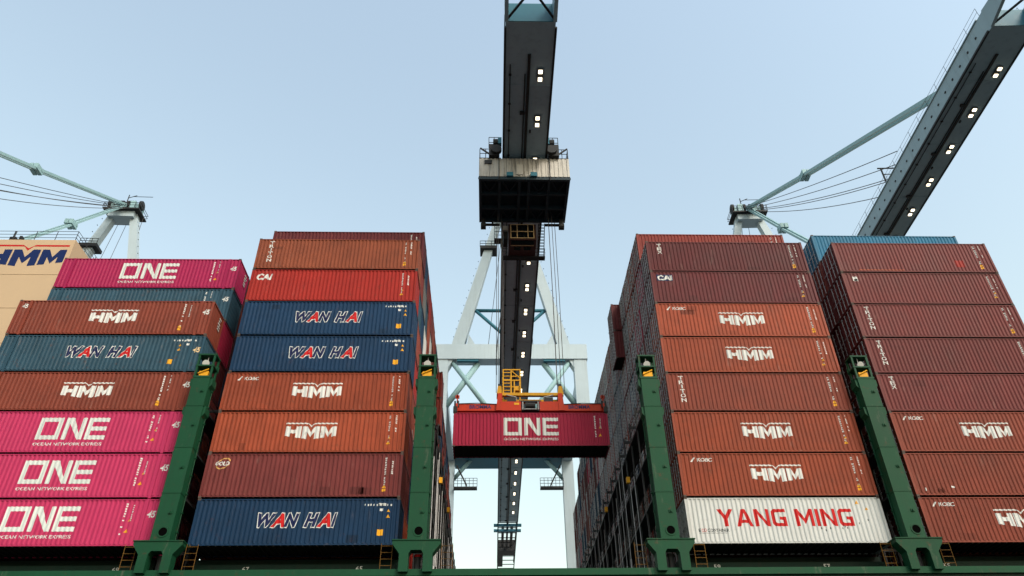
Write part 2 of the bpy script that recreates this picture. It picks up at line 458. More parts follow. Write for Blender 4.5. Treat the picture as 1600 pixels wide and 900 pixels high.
def templates(L):
    if L in _T: return _T[L]
    t = {}
    hl, hw = L / 2, CW / 2
    m = MB()
    for sx in (-1, 1):
        for sy in (-1, 1):
            xa, xb = sorted((sx * hl, sx * (hl - 0.155))); ya, yb = sorted((sy * hw, sy * (hw - 0.12)))
            m.box(xa, xb, ya, yb, 0.118, CH - 0.118)
    for sy in (-1, 1):
        ya, yb = sorted((sy * (hw - 0.004), sy * (hw - 0.075)))
        m.box(-hl + 0.178, hl - 0.178, ya, yb, CH - 0.105, CH - 0.045)
        ya, yb = sorted((sy * (hw - 0.04), sy * (hw - 0.1)))
        m.box(-hl + 0.178, hl - 0.178, ya, yb, 0.085, 0.2)
    for sx in (-1, 1):
        xa, xb = sorted((sx * (hl - 0.005), sx * (hl - 0.1)))
        m.box(xa, xb, -hw + 0.162, hw - 0.162, CH - 0.115, CH - 0.03)
        m.box(xa, xb, -hw + 0.162, hw - 0.162, 0.03, 0.17)
    castings(m, L, 1)
    if L > 13:
        for sx in (-1, 1):
            for sy in (-1, 1):
                xa, xb = sorted((sx * 6.096, sx * 5.93)); ya, yb = sorted((sy * hw - sy * 0.002, sy * (hw - 0.1)))
                m.box(xa, xb, ya, yb, 0.0, CH - 0.03)
    t['frame'] = m.mesh('frame')
    t['side_near'] = raw_mesh(corr_panel(PROF[L], PANEL_Y, 0.17, CH - 0.1), 'side_panel')
    t['side_far'] = raw_mesh(corr_panel(PROF[L], -PANEL_Y, 0.17, CH - 0.1, -1), 'side_panel')
    m = MB()
    n = int(L / 0.21); p = (L - 0.3) / n
    for k in range(n):
        a = -L / 2 + 0.15 + k * p
        for (xa, za), (xb, zb) in zip(((a, 0), (a + p * .35, 0), (a + p * .5, 0.02), (a + p * .85, 0.02)), ((a + p * .35, 0), (a + p * .5, 0.02), (a + p * .85, 0.02), (a + p, 0))):
            m.face([(xa, -hw + 0.03, CH - 0.07 + za), (xb, -hw + 0.03, CH - 0.07 + zb), (xb, hw - 0.03, CH - 0.07 + zb), (xa, hw - 0.03, CH - 0.07 + za)])
    t['roof'] = raw_mesh(m, 'roof_panel')
    m = MB()
    m.box(-hl + 0.1, hl - 0.1, -hw + 0.075, hw - 0.075, 0.15, 0.19)
    for k in range(int(L / 0.42)):
        a = -hl + 0.35 + k * 0.42
        if a < hl - 0.3: m.box(a - 0.03, a + 0.03, -hw + 0.07, hw - 0.07, 0.04, 0.15)
    t['floor'] = m.mesh('floor')
    m = MB(); end_corr(m, hl - 0.03, 1, -hw + 0.12, hw - 0.12, 0.17, CH - 0.115)
    t['end'] = raw_mesh(m, 'end_panel')
    m = MB()
    w = hw - 0.12
    x = -hl + 0.035
    for k in range(5):
        z0 = 0.18 + k * 0.505
        m.box(x, x + 0.05, -w / 2 + 0.015, w / 2 - 0.015, z0, z0 + 0.36)
        m.box(x + 0.02, x + 0.05, -w / 2 + 0.015, w / 2 - 0.015, z0 + 0.36, z0 + 0.505)
    t['door'] = m.mesh('door')
    m = MB()
    m.tube((x - 0.045, 0, 0.1), (x - 0.045, 0, CH - 0.08), 0.024, 6)
    for z in (0.16, 0.75, 1.1, 1.7, 2.3, CH - 0.15): m.box(x - 0.075, x + 0.01, -0.06, 0.06, z - 0.04, z + 0.04)
    m.box(x - 0.08, x - 0.05, -0.02, 0.42, 1.18, 1.23)
    t['bar'] = m.mesh('locking_bar')
    for k, me in t.items(): me.materials.append(None if k != 'bar' else M_steel)
    t['floor'].materials[0] = M_floor
    t['frame'].materials.append(M_cast)
    _T[L] = t
    return t

def body_mesh(L, name='container_body'):
    """a container seen only end-on between its neighbours: same outline, one mesh"""
    if ('body', L) in _T: return _T[('body', L)]
    m = MB(); hl, hw = L / 2, CW / 2
    m.box(-hl + 0.15, hl - 0.09, -hw + 0.03, hw - 0.03, 0.12, CH - 0.03)
    for sx in (-1, 1):
        for sy in (-1, 1):
            xa, xb = sorted((sx * hl, sx * (hl - 0.155))); ya, yb = sorted((sy * hw, sy * (hw - 0.12)))
            m.box(xa, xb, ya, yb, 0.118, CH - 0.118)
        xa, xb = sorted((sx * (hl - 0.005), sx * (hl - 0.1)))
        m.box(xa, xb, -hw + 0.162, hw - 0.162, CH - 0.115, CH - 0.025)
        m.box(xa, xb, -hw + 0.162, hw - 0.162, 0.03, 0.17)
    castings(m, L)
    me0 = m
    x = -hl + 0.1
    for k in range(5):
        z0 = 0.2 + k * 0.505
        me0.box(x, x + 0.05, -hw + 0.13, -0.01, z0, z0 + 0.36)
        me0.box(x, x + 0.05, 0.01, hw - 0.13, z0, z0 + 0.36)
    for y in (-0.9, -0.35, 0.35, 0.9):
        me0.tube((x - 0.07, y, 0.1), (x - 0.07, y, CH - 0.08), 0.034, 5, 1)
        for z in (0.2, 0.8, 1.15, 1.75, 2.35, CH - 0.17): me0.box(x - 0.11, x + 0.005, y - 0.06, y + 0.06, z - 0.045, z + 0.045, 1)
        me0.box(x - 0.12, x - 0.09, y - 0.02, y + 0.35, 1.2, 1.25, 1)
    me = m.mesh(name)
    e = MB(); end_corr(e, hl - 0.02, 1, -hw + 0.12, hw - 0.12, 0.17, CH - 0.115)
    bm = bmesh.new(); bm.from_mesh(me); me2 = raw_mesh(e, 'tmp'); bm.from_mesh(me2); bm.to_mesh(me); bm.free(); bpy.data.meshes.remove(me2)
    me.materials.append(None); me.materials.append(M_steel)
    _T[('body', L)] = me
    return me

ORD = ['bottom', 'second', 'third', 'fourth', 'fifth', 'sixth', 'seventh', 'eighth', 'ninth']
ROWN = ['outermost row', 'second row', 'third row', 'fourth row', 'fifth row', 'sixth row', 'seventh row', 'eighth row', 'ninth row', 'tenth row',
        'eleventh row', 'twelfth row', 'thirteenth row', 'fourteenth row']
BAYN = {'A': 'far left bay', 'B': 'bay left of the gap', 'C': 'bay right of the gap', 'D': 'far right bay'}
GRP = {'A': 'containers stacked in the far left bay', 'B': 'containers stacked in the bay left of the gap',
       'C': 'containers stacked in the bay right of the gap', 'D': 'containers stacked in the far right bay'}

def add_decal(root, name, key, geo, L, mat, lift=0.004):
    o = inst(decal_mesh(key + (L,), geo, L, mat, lift), name, root)
    if name == 'marking': o['kind'] = 'stuff'
    return o

def marks_std(L, seed, dx=0.0):
    """small white data columns near the right end, as dashes"""
    r = random.Random(seed); P = []
    x = L / 2 - 0.62 - dx
    for col, (cx, za, zb) in enumerate(((x, 2.62, 1.55), (x - 0.42, 2.6, 0.75))):
        z = za
        while z > zb:
            hgt = r.uniform(0.05, 0.11)
            if r.random() < 0.8: P.append(rect(cx - 0.03 - r.uniform(0, .03), cx + 0.03 + r.uniform(0, .03), z - hgt, z))
            z -= hgt + r.uniform(0.03, 0.07)
    return polys(P)
def marks_row(L, seed):
    r = random.Random(seed); P = []
    x = L / 2 - 2.15
    while x < L / 2 - 0.55:
        w = r.uniform(0.06, 0.1)
        P.append(rect(x, x + w, 2.42, 2.54)); x += w + r.uniform(0.05, 0.14)
    P.append(rect(L / 2 - 1.2, L / 2 - 1.0, 2.1, 2.26)); P.append(rect(L / 2 - 1.3, L / 2 - 0.85, 2.42, 2.58))
    return polys(P)
def tri(cx, cz, s): return [(cx - s, cz - s * 0.8), (cx + s, cz - s * 0.8), (cx, cz + s * 0.9)]

PATCH = {}
for _n, _m in list(C.items()):
    if _n in ('white', 'pink', 'magenta', 'deep magenta', 'slate blue', 'grey'): continue
    _c = COLS[_n]
    PATCH[_n] = paint('repaint_' + _n.replace(' ', '_'), tuple(v * 0.82 for v in lin(_c)), vary=0.15, dirt=0.3, dirt_col=tuple(0.4 * v for v in lin(_c)), rust=0.5, obj_vary=0.3)
def dress(root, L, style, seed, colour=None):
    colour = colour if colour in PATCH else None
    hl = L / 2
    S = set(style.split())
    inset45 = 0.95 if L > 13 else 0.0
    if 'one' in S:
        v, f = logo_one()
        add_decal(root, 'logo', ('one',), ([(x - 2.15, z + 0.93) for x, z in v], f), L, M_cyanwhite)
        add_decal(root, 'lettering', ('onetxt',), centre(text_geo('OCEAN NETWORK EXPRESS', 0.3, 0.012), cx=-0.02, cz=0.62, width=4.25, height=0.2), L, M_cyanwhite)
    if 'hmm' in S:
        bar, let = logo_hmm(); s = 3.25 / 600
        add_decal(root, 'logo', ('hmm',), merge(scale_geo(bar, s, 0.05, 1.5), scale_geo(let, s, 0.05, 1.5)), L, M_white)
    if 'kobc' in S:
        x = -hl + 0.75 + inset45 * 0
        add_decal(root, 'emblem', ('kobs',), polys([[(x, 2.28), (x + 0.12, 2.28), (x + 0.34, 2.56), (x + 0.22, 2.56)]]), L, M_white)
        add_decal(root, 'lettering', ('kobc',), centre(text_geo('KOBC', 0.3, 0.02), left=x + 0.46, cz=2.42, width=0.95, height=0.24), L, M_white)
    if 'wan' in S:
        adv = [('W', 0.0, 0.92), ('A', 0.86, 0.72), ('N', 1.7, 0.72), ('H', 2.95, 0.72), ('A', 3.76, 0.72), ('I', 4.66, 0.25)]
        for i, (c, x, w) in enumerate(adv):
            x = (x - 2.45) * 0.94; w *= 0.94
            o = centre(text_geo(c, 1.0, 0.085, 0.3), left=x - 0.05, cz=1.56, height=0.94)
            k = centre(text_geo(c, 1.0, 0.045, 0.3), left=x, cz=1.56, height=0.83)
            ow = max(p[0] for p in o[0]) - min(p[0] for p in o[0])
            o = centre(o, left=x - 0.05, cz=1.56, width=w * 1.22 + 0.1); k = centre(k, left=x, cz=1.56, width=w * 1.22)
            add_decal(root, 'letter_outline', ('wo', i), o, L, M_white, 0.004)
            add_decal(root, 'letter', ('wl', i), k, L, M_red if c == 'A' else M_navy, 0.007)
        add_decal(root, 'marking', ('rowm', seed % 3), marks_row(L, seed % 3), L, M_white)
        add_decal(root, 'sticker', ('wansq',), polys([rect(hl - 1.25 - inset45, hl - 0.9 - inset45, 0.62, 0.98)]), L, M_yel)
        add_decal(root, 'sticker', ('wantri',), polys([tri(hl - 0.68 - inset45, 1.78, 0.12), tri(hl - 0.68 - inset45, 2.12, 0.1)]), L, M_yel)
    if 'std' in S:
        add_decal(root, 'marking', ('std', seed % 5), marks_std(L, seed % 5, inset45), L, M_white)
        add_decal(root, 'sticker', ('stdtri', seed % 2), polys([tri(hl - 1.05 - inset45, 0.72, 0.13)] + ([tri(hl - 1.0 - inset45, 1.05, 0.09)] if seed % 2 else [rect(hl - 1.16 - inset45, hl - 0.94 - inset45, 0.4, 0.56)])), L, M_yel)
    if 'pk' in S:
        add_decal(root, 'marking', ('std', seed % 5), marks_std(L, seed % 5, inset45), L, M_white)
        add_decal(root, 'sticker', ('pktri',), polys([tri(hl - 0.7 - inset45, 0.95, 0.13), tri(hl - 0.66 - inset45, 1.6, 0.1)]), L, M_yel)
    if '45' in S:
        add_decal(root, 'lettering', ('45',), centre(text_geo('45', 0.6, 0.035, 0.2), cx=hl - 0.42, cz=1.95, width=0.5, height=0.42), L, M_white)
    if '45l' in S:
        add_decal(root, 'lettering', ('45l',), centre(text_geo('45', 0.6, 0.035, 0.2), cx=-hl + 0.5, cz=2.4, width=0.42, height=0.36), L, M_white)
    if '45y' in S:
        add_decal(root, 'lettering', ('45y',), centre(text_geo('45', 0.6, 0.035, 0.2), cx=hl - 0.42, cz=1.75, width=0.5, height=0.42), L, M_cabtrim)
    if 'triton' in S or 'tex' in S:
        word = 'TRITON' if 'triton' in S else 'TEX'
        gs = [centre(text_geo(c, 0.34, 0.025), cx=-hl + 1.0, cz=2.52 - i * 0.335, width=0.34 if c != 'I' else 0.09, height=0.28) for i, c in enumerate(word)]
        add_decal(root, 'lettering', (word,), merge(*gs), L, M_white)
    if 'cai' in S:
        add_decal(root, 'lettering', ('cai',), centre(text_geo('CAI', 0.8, 0.045, 0.2), cx=-hl + 1.0, cz=2.2, width=1.15, height=0.56), L, M_white)
    if 'caibox' in S:
        add_decal(root, 'logo_plate', ('caib',), polys([rect(-hl + 0.42, -hl + 1.62, 2.0, 2.58)]), L, M_navy)
        add_decal(root, 'lettering', ('cait',), centre(text_geo('CAI', 0.8, 0.05), cx=-hl + 1.02, cz=2.29, width=1.1, height=0.46), L, M_white, 0.008)
    if 'gold' in S:
        P = []
        for k in range(22):
            if k in (8, 9, 19, 20): continue
            a, b2 = [2 * math.pi * q / 22 for q in (k, k + 1)]
            c, s_ = math.cos(0.6), math.sin(0.6)
            def e(t, rr): x, z = 0.45 * rr * math.cos(t), 0.3 * rr * math.sin(t); return (-hl + 1.05 + x * c - z * s_, 2.22 + x * s_ + z * c)
            P.append([e(a, 0.86), e(b2, 0.86), e(b2, 1.06), e(a, 1.06)])
        add_decal(root, 'logo_ring', ('goldr',), polys(P), L, M_gold)
        add_decal(root, 'lettering', ('goldt',), centre(text_geo('GOLD', 0.5, 0.03, 0.2), cx=-hl + 1.0, cz=2.22, width=0.85, height=0.26), L, M_white, 0.007)
    if 'yang' in S:
        add_decal(root, 'lettering', ('yang',), centre(polys(block_words('YANG MING')), cx=-0.05, cz=1.62, width=8.35, height=1.06), L, M_red)
        a = centre(text_geo('E', 0.3, 0.015), left=-hl + 0.62, cz=0.86, width=0.13, height=0.2)
        add_decal(root, 'lettering', ('eco1',), merge(a, centre(text_geo('CONTAINER', 0.3, 0.015), left=-hl + 1.16, cz=0.86, width=1.3, height=0.2), polys([rect(-hl + 0.62, -hl + 2.3, 0.68, 0.7)])), L, M_black)
        add_decal(root, 'lettering', ('eco2',), centre(text_geo('CO', 0.3, 0.015), left=-hl + 0.79, cz=0.86, width=0.3, height=0.2), L, M_red)
        add_decal(root, 'sticker', ('ytri',), polys([tri(hl - 1.5, 2.55, 0.13), tri(hl - 1.0, 2.15, 0.1)]), L, M_yel)
        r = random.Random(3)
        add_decal(root, 'marking', ('ymk',), polys([rect(x, x + 0.05, 0.9 + q, 1.02 + q) for x, q in ((2.0, 0), (2.25, -.12), (2.55, 0), (3.3, 0), (3.45, .1), (3.6, .02), (4.4, .3), (5.0, .5))]), L, M_black)
    if 'patch' in S:
        add_decal(root, 'repair_patch', ('patch',), polys([rect(hl - 3.0, hl - 2.35, 0.55, 1.2)]), L, C['bright red'], 0.005)
        add_decal(root, 'repair_patch', ('patch2',), polys([rect(-hl + 1.5, -hl + 5.0, 0.18, 0.3)]), L, C['rust orange'], 0.005)
    if 'square' in S:
        add_decal(root, 'sticker', ('sqw',), polys([rect(-hl + 0.75, -hl + 1.15, 2.1, 2.5)]), L, M_white)
        add_decal(root, 'sticker', ('sqb',), polys([rect(-hl + 0.85, -hl + 1.1, 2.12, 2.3)]), L, M_black, 0.008)
    if colour and seed % 5 != 0 and L < 13:
        rr = random.Random(seed * 7 + 1)
        for q in range(rr.choice((1, 2, 3))):
            px = rr.uniform(-hl + 0.6, hl - 2.2); pz = rr.choice((0.2, 0.22, 1.9, 2.2, 0.25)); pw = rr.uniform(0.35, 1.1); ph = rr.uniform(0.25, 0.5)
            if abs(px + pw / 2) < 2.6 and pz > 0.5: continue
            add_decal(root, 'repair_patch', ('rp', seed, q), polys([rect(px, px + pw, pz, pz + ph)]), L, PATCH[colour], 0.003)
    if 'plain' in S:
        add_decal(root, 'marking', ('plain', seed % 3), polys([rect(-hl + 0.7, -hl + 0.76, 0.35, 0.55), rect(-hl + 2.4, -hl + 2.62, 0.55, 0.66)]), L, M_white)
    if 'endmark' in S:
        m = MB(); x = hl + 0.003
        r = random.Random(seed)
        for k in range(5): m.box(x - 0.02, x + 0.001, 0.25 + 0.12 * r.random(), 0.5 + 0.3 * r.random(), 2.35 - k * 0.22, 2.45 - k * 0.22)
        m.build('marking', M_white, root)['kind'] = 'stuff'

def container(loc, L, colour, style=None, label='', group=None, seed=0, detailed=True, tilt=0):
    x, y, z = loc
    if detailed:
        root = empty('shipping_container', (x, y + CW / 2, z))
        t = templates(L); mat = C[colour]
        inst(t['frame'], 'frame', root, mat)
        inst(t['side_near'], 'side_panel', root, mat)
        inst(t['side_far'], 'side_panel', root, mat)
        inst(t['roof'], 'roof_panel', root, mat)
        inst(t['floor'], 'floor', root)
        inst(t['end'], 'end_panel', root, mat)
        w = CW / 2 - 0.12
        for s in (-1, 1):
            d = inst(t['door'], 'door', root, mat, (0, s * w / 2, 0))
            for q in (-1, 1): inst(t['bar'], 'locking_bar', d, None, (0, q * 0.27, 0))
        if style: dress(root, L, style, seed, colour)
    else:
        root = inst(body_mesh(L), 'shipping_container', None, C[colour], (x, y + CW / 2, z))
    tag(root, label, 'container', group)
    return root

FRONT = {
    'A': [('pink', 'one pk 45', 'pink container with white block lettering'), ('pink', 'one pk 45', 'pink container with white block lettering'),
          ('pink', 'one pk 45', 'pink container with white block lettering'), ('brick brown', 'hmm std 45', 'brown container with white peaked logo'),
          ('slate blue', 'wan 45y', 'faded blue container with outlined letters'), ('brick brown', 'hmm std 45 45l endmark', 'brown container with white peaked logo')],
    'B': [('navy blue', 'wan', 'navy container with outlined letters'), ('maroon', 'gold std', 'maroon container with small gold ring'),
          ('rust orange', 'hmm std', 'orange container with white peaked logo'), ('rust orange', 'hmm kobc std', 'orange container with white peaked logo'),
          ('navy blue', 'wan', 'navy container with outlined letters'), ('navy blue', 'wan', 'navy container with outlined letters'),
          ('bright red', 'cai std', 'bright red container'), ('tan brown', 'triton std', 'tan brown container with upright lettering')],
    'C': [('white', 'yang', 'white container with large red lettering'), ('rust orange', 'hmm kobc std', 'orange container with white peaked logo'),
          ('rust orange', 'hmm std', 'orange container with white peaked logo'), ('brick brown', 'triton std', 'brown container with upright lettering'),
          ('rust orange', 'hmm std', 'orange container with white peaked logo'), ('rust orange', 'hmm kobc std', 'orange container with white peaked logo'),
          ('dark maroon', 'caibox std', 'dark maroon container with boxed logo'), ('dark maroon', 'tex std', 'dark maroon container')],
    'D': [('brick brown', 'hmm kobc std', 'brown container with white peaked logo'), ('brick brown', 'plain', 'plain brown container'),
          ('brick brown', 'hmm kobc std', 'brown container with white peaked logo'), ('maroon', 'tex std', 'maroon container with upright lettering'),
          ('maroon', 'triton std', 'maroon container with upright lettering'), ('maroon', 'triton std', 'maroon container with upright lettering'),
          ('maroon', 'square std', 'maroon container with small square sticker'), ('maroon', 'patch std', 'maroon container with red patch')],
}
SECOND = {('A', 6): ('slate blue', 'std 45', 'faded blue container'), ('A', 7): ('magenta', 'one pk 45 endmark', 'magenta container with white block lettering'),
          ('A', 5): ('deep magenta', None, 'magenta container'),
          ('B', 8): ('dark maroon', 'std', 'dark maroon container'), ('C', 8): ('coral red', 'std', 'coral red container'), ('D', 8): ('bright blue', None, 'bright blue container')}
PAL = ['rust orange'] * 4 + ['brick brown'] * 4 + ['maroon'] * 4 + ['dark maroon'] * 3 + ['navy blue'] * 3 + ['slate blue', 'bright red', 'coral red', 'coral red', 'white', 'grey', 'deep magenta']
PAL_GAP_SHADE = ['dark maroon', 'maroon', 'navy blue', 'brick brown', 'dark maroon']  # dark paints only: shade of the narrow outer gaps put into the colours
NEAR_ROWS = {'A': 4, 'B': 13, 'C': 13, 'D': 4}
rng = random.Random(11)
n_seed = 0
for bay in 'ABCD':
    for row in range(NEAR_ROWS[bay]):
        tiers = len(FRONT[bay]) if row == 0 else (8 if bay == 'A' else 9)
        for k in range(tiers):
            n_seed += 1
            L = L45 if bay == 'A' and (row < 2 or k > 3) else L40
            over = ''
            if row == 0: colour, style, desc = FRONT[bay][k]; det = True
            elif row == 1 and (bay, k) in SECOND: colour, style, desc = SECOND[(bay, k)]; det = True
            else:
                colour = rng.choice(PAL if bay in 'BC' else PAL_GAP_SHADE); style = None; desc = colour + ' container'; det = (row == 1 and k >= 6)
            if bay == 'C' and row == 5 and k in (7, 8):
                L = L45; colour = 'dark maroon'; style = None; desc = 'overhanging dark maroon container'; det = True
            if bay == 'B' and row == 8 and k in (6, 7):
                L = L45; colour = 'coral red'; style = None; desc = 'overhanging coral red container'; det = True
            lab = '%s, %s tier, %s, %s' % (desc, ORD[k], ROWN[row], BAYN[bay])
            jx = rng.uniform(-0.03, 0.03)
            container((BX[bay] + jx, row * RP + rng.uniform(-0.025, 0.025), k * TP), L, colour, style, lab, GRP[bay], n_seed, det)

# the rows beyond, seen only as slivers of their ends
m = MB(); names = ['rust orange', 'brick brown', 'maroon', 'dark maroon', 'navy blue', 'slate blue', 'coral red', 'white', 'deep magenta']
for bay in 'BC':
    for row in range(13, 24):
        for k in range(9 if row < 21 else 8):
            x, y, z, mi = BX[bay], row * RP, k * TP, rng.choice((1, 1, 2, 2, 2, 3, 3, 3, 4, 4, 5, 8, 6))
            m.box(x - 5.95, x + 5.98, y + 0.03, y + CW - 0.03, z + 0.07, z + CH - 0.07, mi)
            for sx in (-1, 1):
                xa, xb = sorted((x + sx * 6.096, x + sx * 5.9))
                m.box(xa, xb, y, y + 0.14, z, z + CH, mi); m.box(xa, xb, y + CW - 0.14, y + CW, z, z + CH, mi)
                m.box(xa, xb, y + 0.14, y + CW - 0.14, z + 0.06, z + 0.2, mi); m.box(xa, xb, y + 0.14, y + CW - 0.14, z + CH - 0.16, z + CH - 0.06, mi)
            if bay == 'C':
                for yy in (0.32, 0.87, 1.57, 2.12):
                    m.box(x - 6.14, x - 6.08, y + yy - 0.03, y + yy + 0.03, z + 0.1, z + CH - 0.1, 9 if rng.random() < 0.45 else mi)
                    for q in (0.5, 1.3, 2.2): m.box(x - 6.12, x - 5.95, y + yy - 0.07, y + yy + 0.07, z + q, z + q + 0.09, mi)
tag(m.build('far_containers', [C[n] for n in names] + [M_steel]), 'mass of mixed container ends stacked beyond towards the quay', 'container stack', kind='stuff')

# ------------------------------------------------------------------ lashing bridges
def lashing_bridge(bay, label):
    cx = COLX[bay]
    root = tag(empty('lashing_bridge', (cx, 0, -1.75)), label, 'lashing bridge', 'green lashing bridges between the bays')
    Z = 1.75
    y0, y1 = -1.0, -0.12
    # outer column in four plated lengths with flared brackets
    for i, (za, zb) in enumerate(((0.0, 2.9), (2.9, 5.8), (5.8, 8.65), (8.65, 10.7))):
        mb = MB(); ww = 0.55
        mb.box(-ww, ww, y0, y1, Z + za + 0.012, Z + zb - 0.012)
        mb.box(-ww - 0.03, ww + 0.03, y0 - 0.02, y1 + 0.05, Z + zb - 0.05, Z + zb + 0.0)
        if i in (2, 3):
            for s in (-1, 1):
                mb.prism([(s * ww, Z + zb - 0.75), (s * (ww + 0.17), Z + zb - 0.5), (s * (ww + 0.17), Z + zb - 0.06), (s * ww, Z + zb - 0.06)], y0 + 0.1, y1 - 0.05)
        col = mb.build('column_plate', M_green, root)
    # round eye near the foot: a rim round a flat disc, the hole's shade painted black
    rb = MB()
    for k in range(14):
        a, b = [2 * math.pi * q / 14 for q in (k, k + 1)]
        p = lambda t, r, y: (r * math.cos(t) + 0.08, y, Z + 0.55 + r * math.sin(t))
        rb.face([p(a, .25, y0 - .03), p(b, .25, y0 - .03), p(b, .33, y0 - .03), p(a, .33, y0 - .03)])
        rb.face([p(a, .33, y0 - .03), p(b, .33, y0 - .03), p(b, .33, y0), p(a, .33, y0)])
        rb.face([p(a, .25, y0 - .03), p(b, .25, y0 - .03), p(b, .25, y0 - .006), p(a, .25, y0 - .006)])
        rb.face([p(a, 0, y0 - .006), p(a, .25, y0 - .006), p(b, .25, y0 - .006)], 1)
    rb.build('eye_plate', [M_green, M_hole_shade], root)
    for sx in (-1, 1):
        mb = MB().tube((sx * 0.6, -0.3, Z + 0.1), (sx * 0.6, -0.3, Z + 10.6), 0.035, 6)
        for k in range(9): mb.box(sx * 0.6 - 0.06, sx * 0.6 + 0.06, -0.38, -0.22, Z + 0.7 + k * 1.15, Z + 0.78 + k * 1.15)
        mb.build('conduit', M_green, root)
    for zz in (1.6, 4.4, 7.2, 9.6):
        MB().box(0.12, 0.34, y0 - 0.05, y0 - 0.004, Z + zz, Z + zz + 0.16).box(0.2, 0.26, y0 - 0.12, y0 - 0.05, Z + zz + 0.03, Z + zz + 0.13).build('pad_eye', M_green, root)
    # open lamp cage on top
    mb = MB(); zc = Z + 10.7
    for s in (-1, 1):
        for yy in (y0 + 0.06, y1 - 0.06):
            mb.box(s * 0.5 - 0.06, s * 0.5 + 0.06, yy - 0.06, yy + 0.06, zc, zc + 1.75)
    for zz in (0.0, 0.82, 1.66):
        mb.box(-0.6, 0.6, y0 - 0.02, y1 + 0.02, zc + zz, zc + zz + 0.1)
    mb.box(-0.62, 0.62, y1 - 0.03, y1 + 0.03, zc + 0.75, zc + 1.2)
    mb.build('lamp_cage', M_green, root)
    mb = MB(); mb.tube((-0.02, y0 + 0.25, zc + 1.15), (0.0, y0 + 0.05, zc + 1.05), 0.14, 10, 0, 0.24)
    mb.tube((0, y0 + 0.3, zc + 1.15), (0, y0 + 0.3, zc + 1.66), 0.03)
    mb.build('flood_lamp', M_white, root)
    mb = MB(); mb.box(-0.3, 0.3, y0 + 0.1, y0 + 0.4, zc + 0.14, zc + 0.5); mb.tube((-0.35, y0 + 0.05, zc + 0.3), (0.3, y0 + 0.05, zc + 0.62), 0.05)
    mb.build('junction_box', M_yel, root)
    # T pedestal with an arched opening
    mb = MB()
    hd = -1.0 + 0.05
    out = [(-1.38, Z), (-1.38, Z - 0.2), (-0.95, Z - 0.75), (-0.95, 0), (-0.42, 0), (-0.42, Z - 0.75), (-0.3, Z - 0.55), (0.3, Z - 0.55), (0.42, Z - 0.75), (0.42, 0), (0.95, 0), (0.95, Z - 0.75), (1.38, Z - 0.2), (1.38, Z)]
    mb.prism(out, -1.05, -0.35)
    mb.box(-1.42, 1.42, -1.1, 0.3, Z - 0.005, Z + 0.05)
    mb.build('pedestal', M_green, root)
    mb = MB()
    mb.tube((0.05, -0.2, 0.2), (0.05, -0.2, Z - 0.75), 0.2, 10)
    mb.tube((0.05, -0.2, Z - 0.75), (0.05, -0.2, Z - 0.62), 0.24, 10, 1)
    mb.build('ventilator', [M_machine, M_red if bay == 'B' else M_machine], root)
    # yellow ladders on both sides of the pedestal
    for s in (-1, 1):
        mb = MB()
        x = s * 1.75
        for xx in (x - 0.32, x + 0.32): mb.tube((xx, -0.45, -0.4), (xx, -0.45, Z + 0.0), 0.016, 6)
        for k in range(6): mb.tube((x - 0.32, -0.45, -0.25 + k * 0.37), (x + 0.32, -0.45, -0.25 + k * 0.37), 0.016, 6)
        mb.build('ladder', M_yrail, root)
    # transverse frames and walkways between the stacks
    post = MB().box(-0.5, -0.4, -0.06, 0.06, 0, 12.0).box(0.4, 0.5, -0.06, 0.06, 0, 12.0).box(-0.4, 0.4, -0.04, 0.04, 2.0, 2.2).box(-0.4, 0.4, -0.04, 0.04, 11.6, 11.8).mesh('frame_post')
    post.materials.append(M_machine)
    for k in range(1, 24 if bay in 'BC' else 5):
        inst(post, 'frame_post', root, None, (0, k * RP - 0.06, 0))
    yend = 61 if bay in 'BC' else 12
    for zz in (2.9, 5.8, 8.7):
        MB().box(-0.52, 0.52, 0.1, yend, Z + zz - 0.12, Z + zz).build('walkway', M_machine, root)
        mb = MB()
        for s in (-1, 1):
            for q in (0.5, 1.0): mb.tube((s * 0.5, 0.1, Z + zz + q), (s * 0.5, yend, Z + zz + q), 0.02, 5)
        mb.build('handrail', M_machine, root)
    # galvanised lashing rods at the container ends
    if bay in 'BC':
        s = -1 if bay == 'B' else 1
        xe = (BX[bay] + 6.096 - cx + 0.12) if bay == 'B' else (BX[bay] - 6.096 - cx - 0.12)
        rods = []
        for q, (za, zb, dy) in enumerate(((0.1, 2.95, 0.9), (0.1, 5.8, -0.9), (3.0, 6.0, 0.9), (3.0, 8.8, -0.9), (5.9, 8.9, 0.9))):
            me = MB().tube((s * 0.45, -dy, za), (xe, dy * 0.9, zb), 0.024, 6).tube((s * 0.45, -dy, za), (s * 0.45 + (xe - s * 0.45) * .2, -dy + dy * 1.9 * .2, za + (zb - za) * .2), 0.045, 6).mesh('lashing_rod')
            me.materials.append(M_steel); rods.append(me)
        up = []
        for za, zb, dy in ((-1.2, 6.2, 0.5), (-1.2, 5.0, 0.2), (-1.2, 7.6, 0.8), (0.5, 8.6, 0.3)):
            me = MB().tube((-s * 0.62, 0, za), (-s * 0.56, dy, zb), 0.026, 6).tube((-s * 0.62, 0, za), (-s * 0.61, dy * .15, za + (zb - za) * .15), 0.06, 6).mesh('lashing_rod')
            me.materials.append(M_steel); up.append(me)
        for row in range(0, 24):
            for q in range(3):
                if rng.random() < 0.5: continue
                inst(rng.choice(up), 'lashing_rod', root, None, (0, row * RP + 0.3 + q * 0.85 + rng.uniform(-.2, .2), Z))
        for yy, zz in ((6.0, 6.2), (17.0, 8.0), (30.0, 4.0), (41.0, 7.0)):
            MB().box(-s * 0.75 - 0.12, -s * 0.75 + 0.12, yy, yy + 0.3, Z + zz, Z + zz + 0.42).build('life_light', M_yel, root)
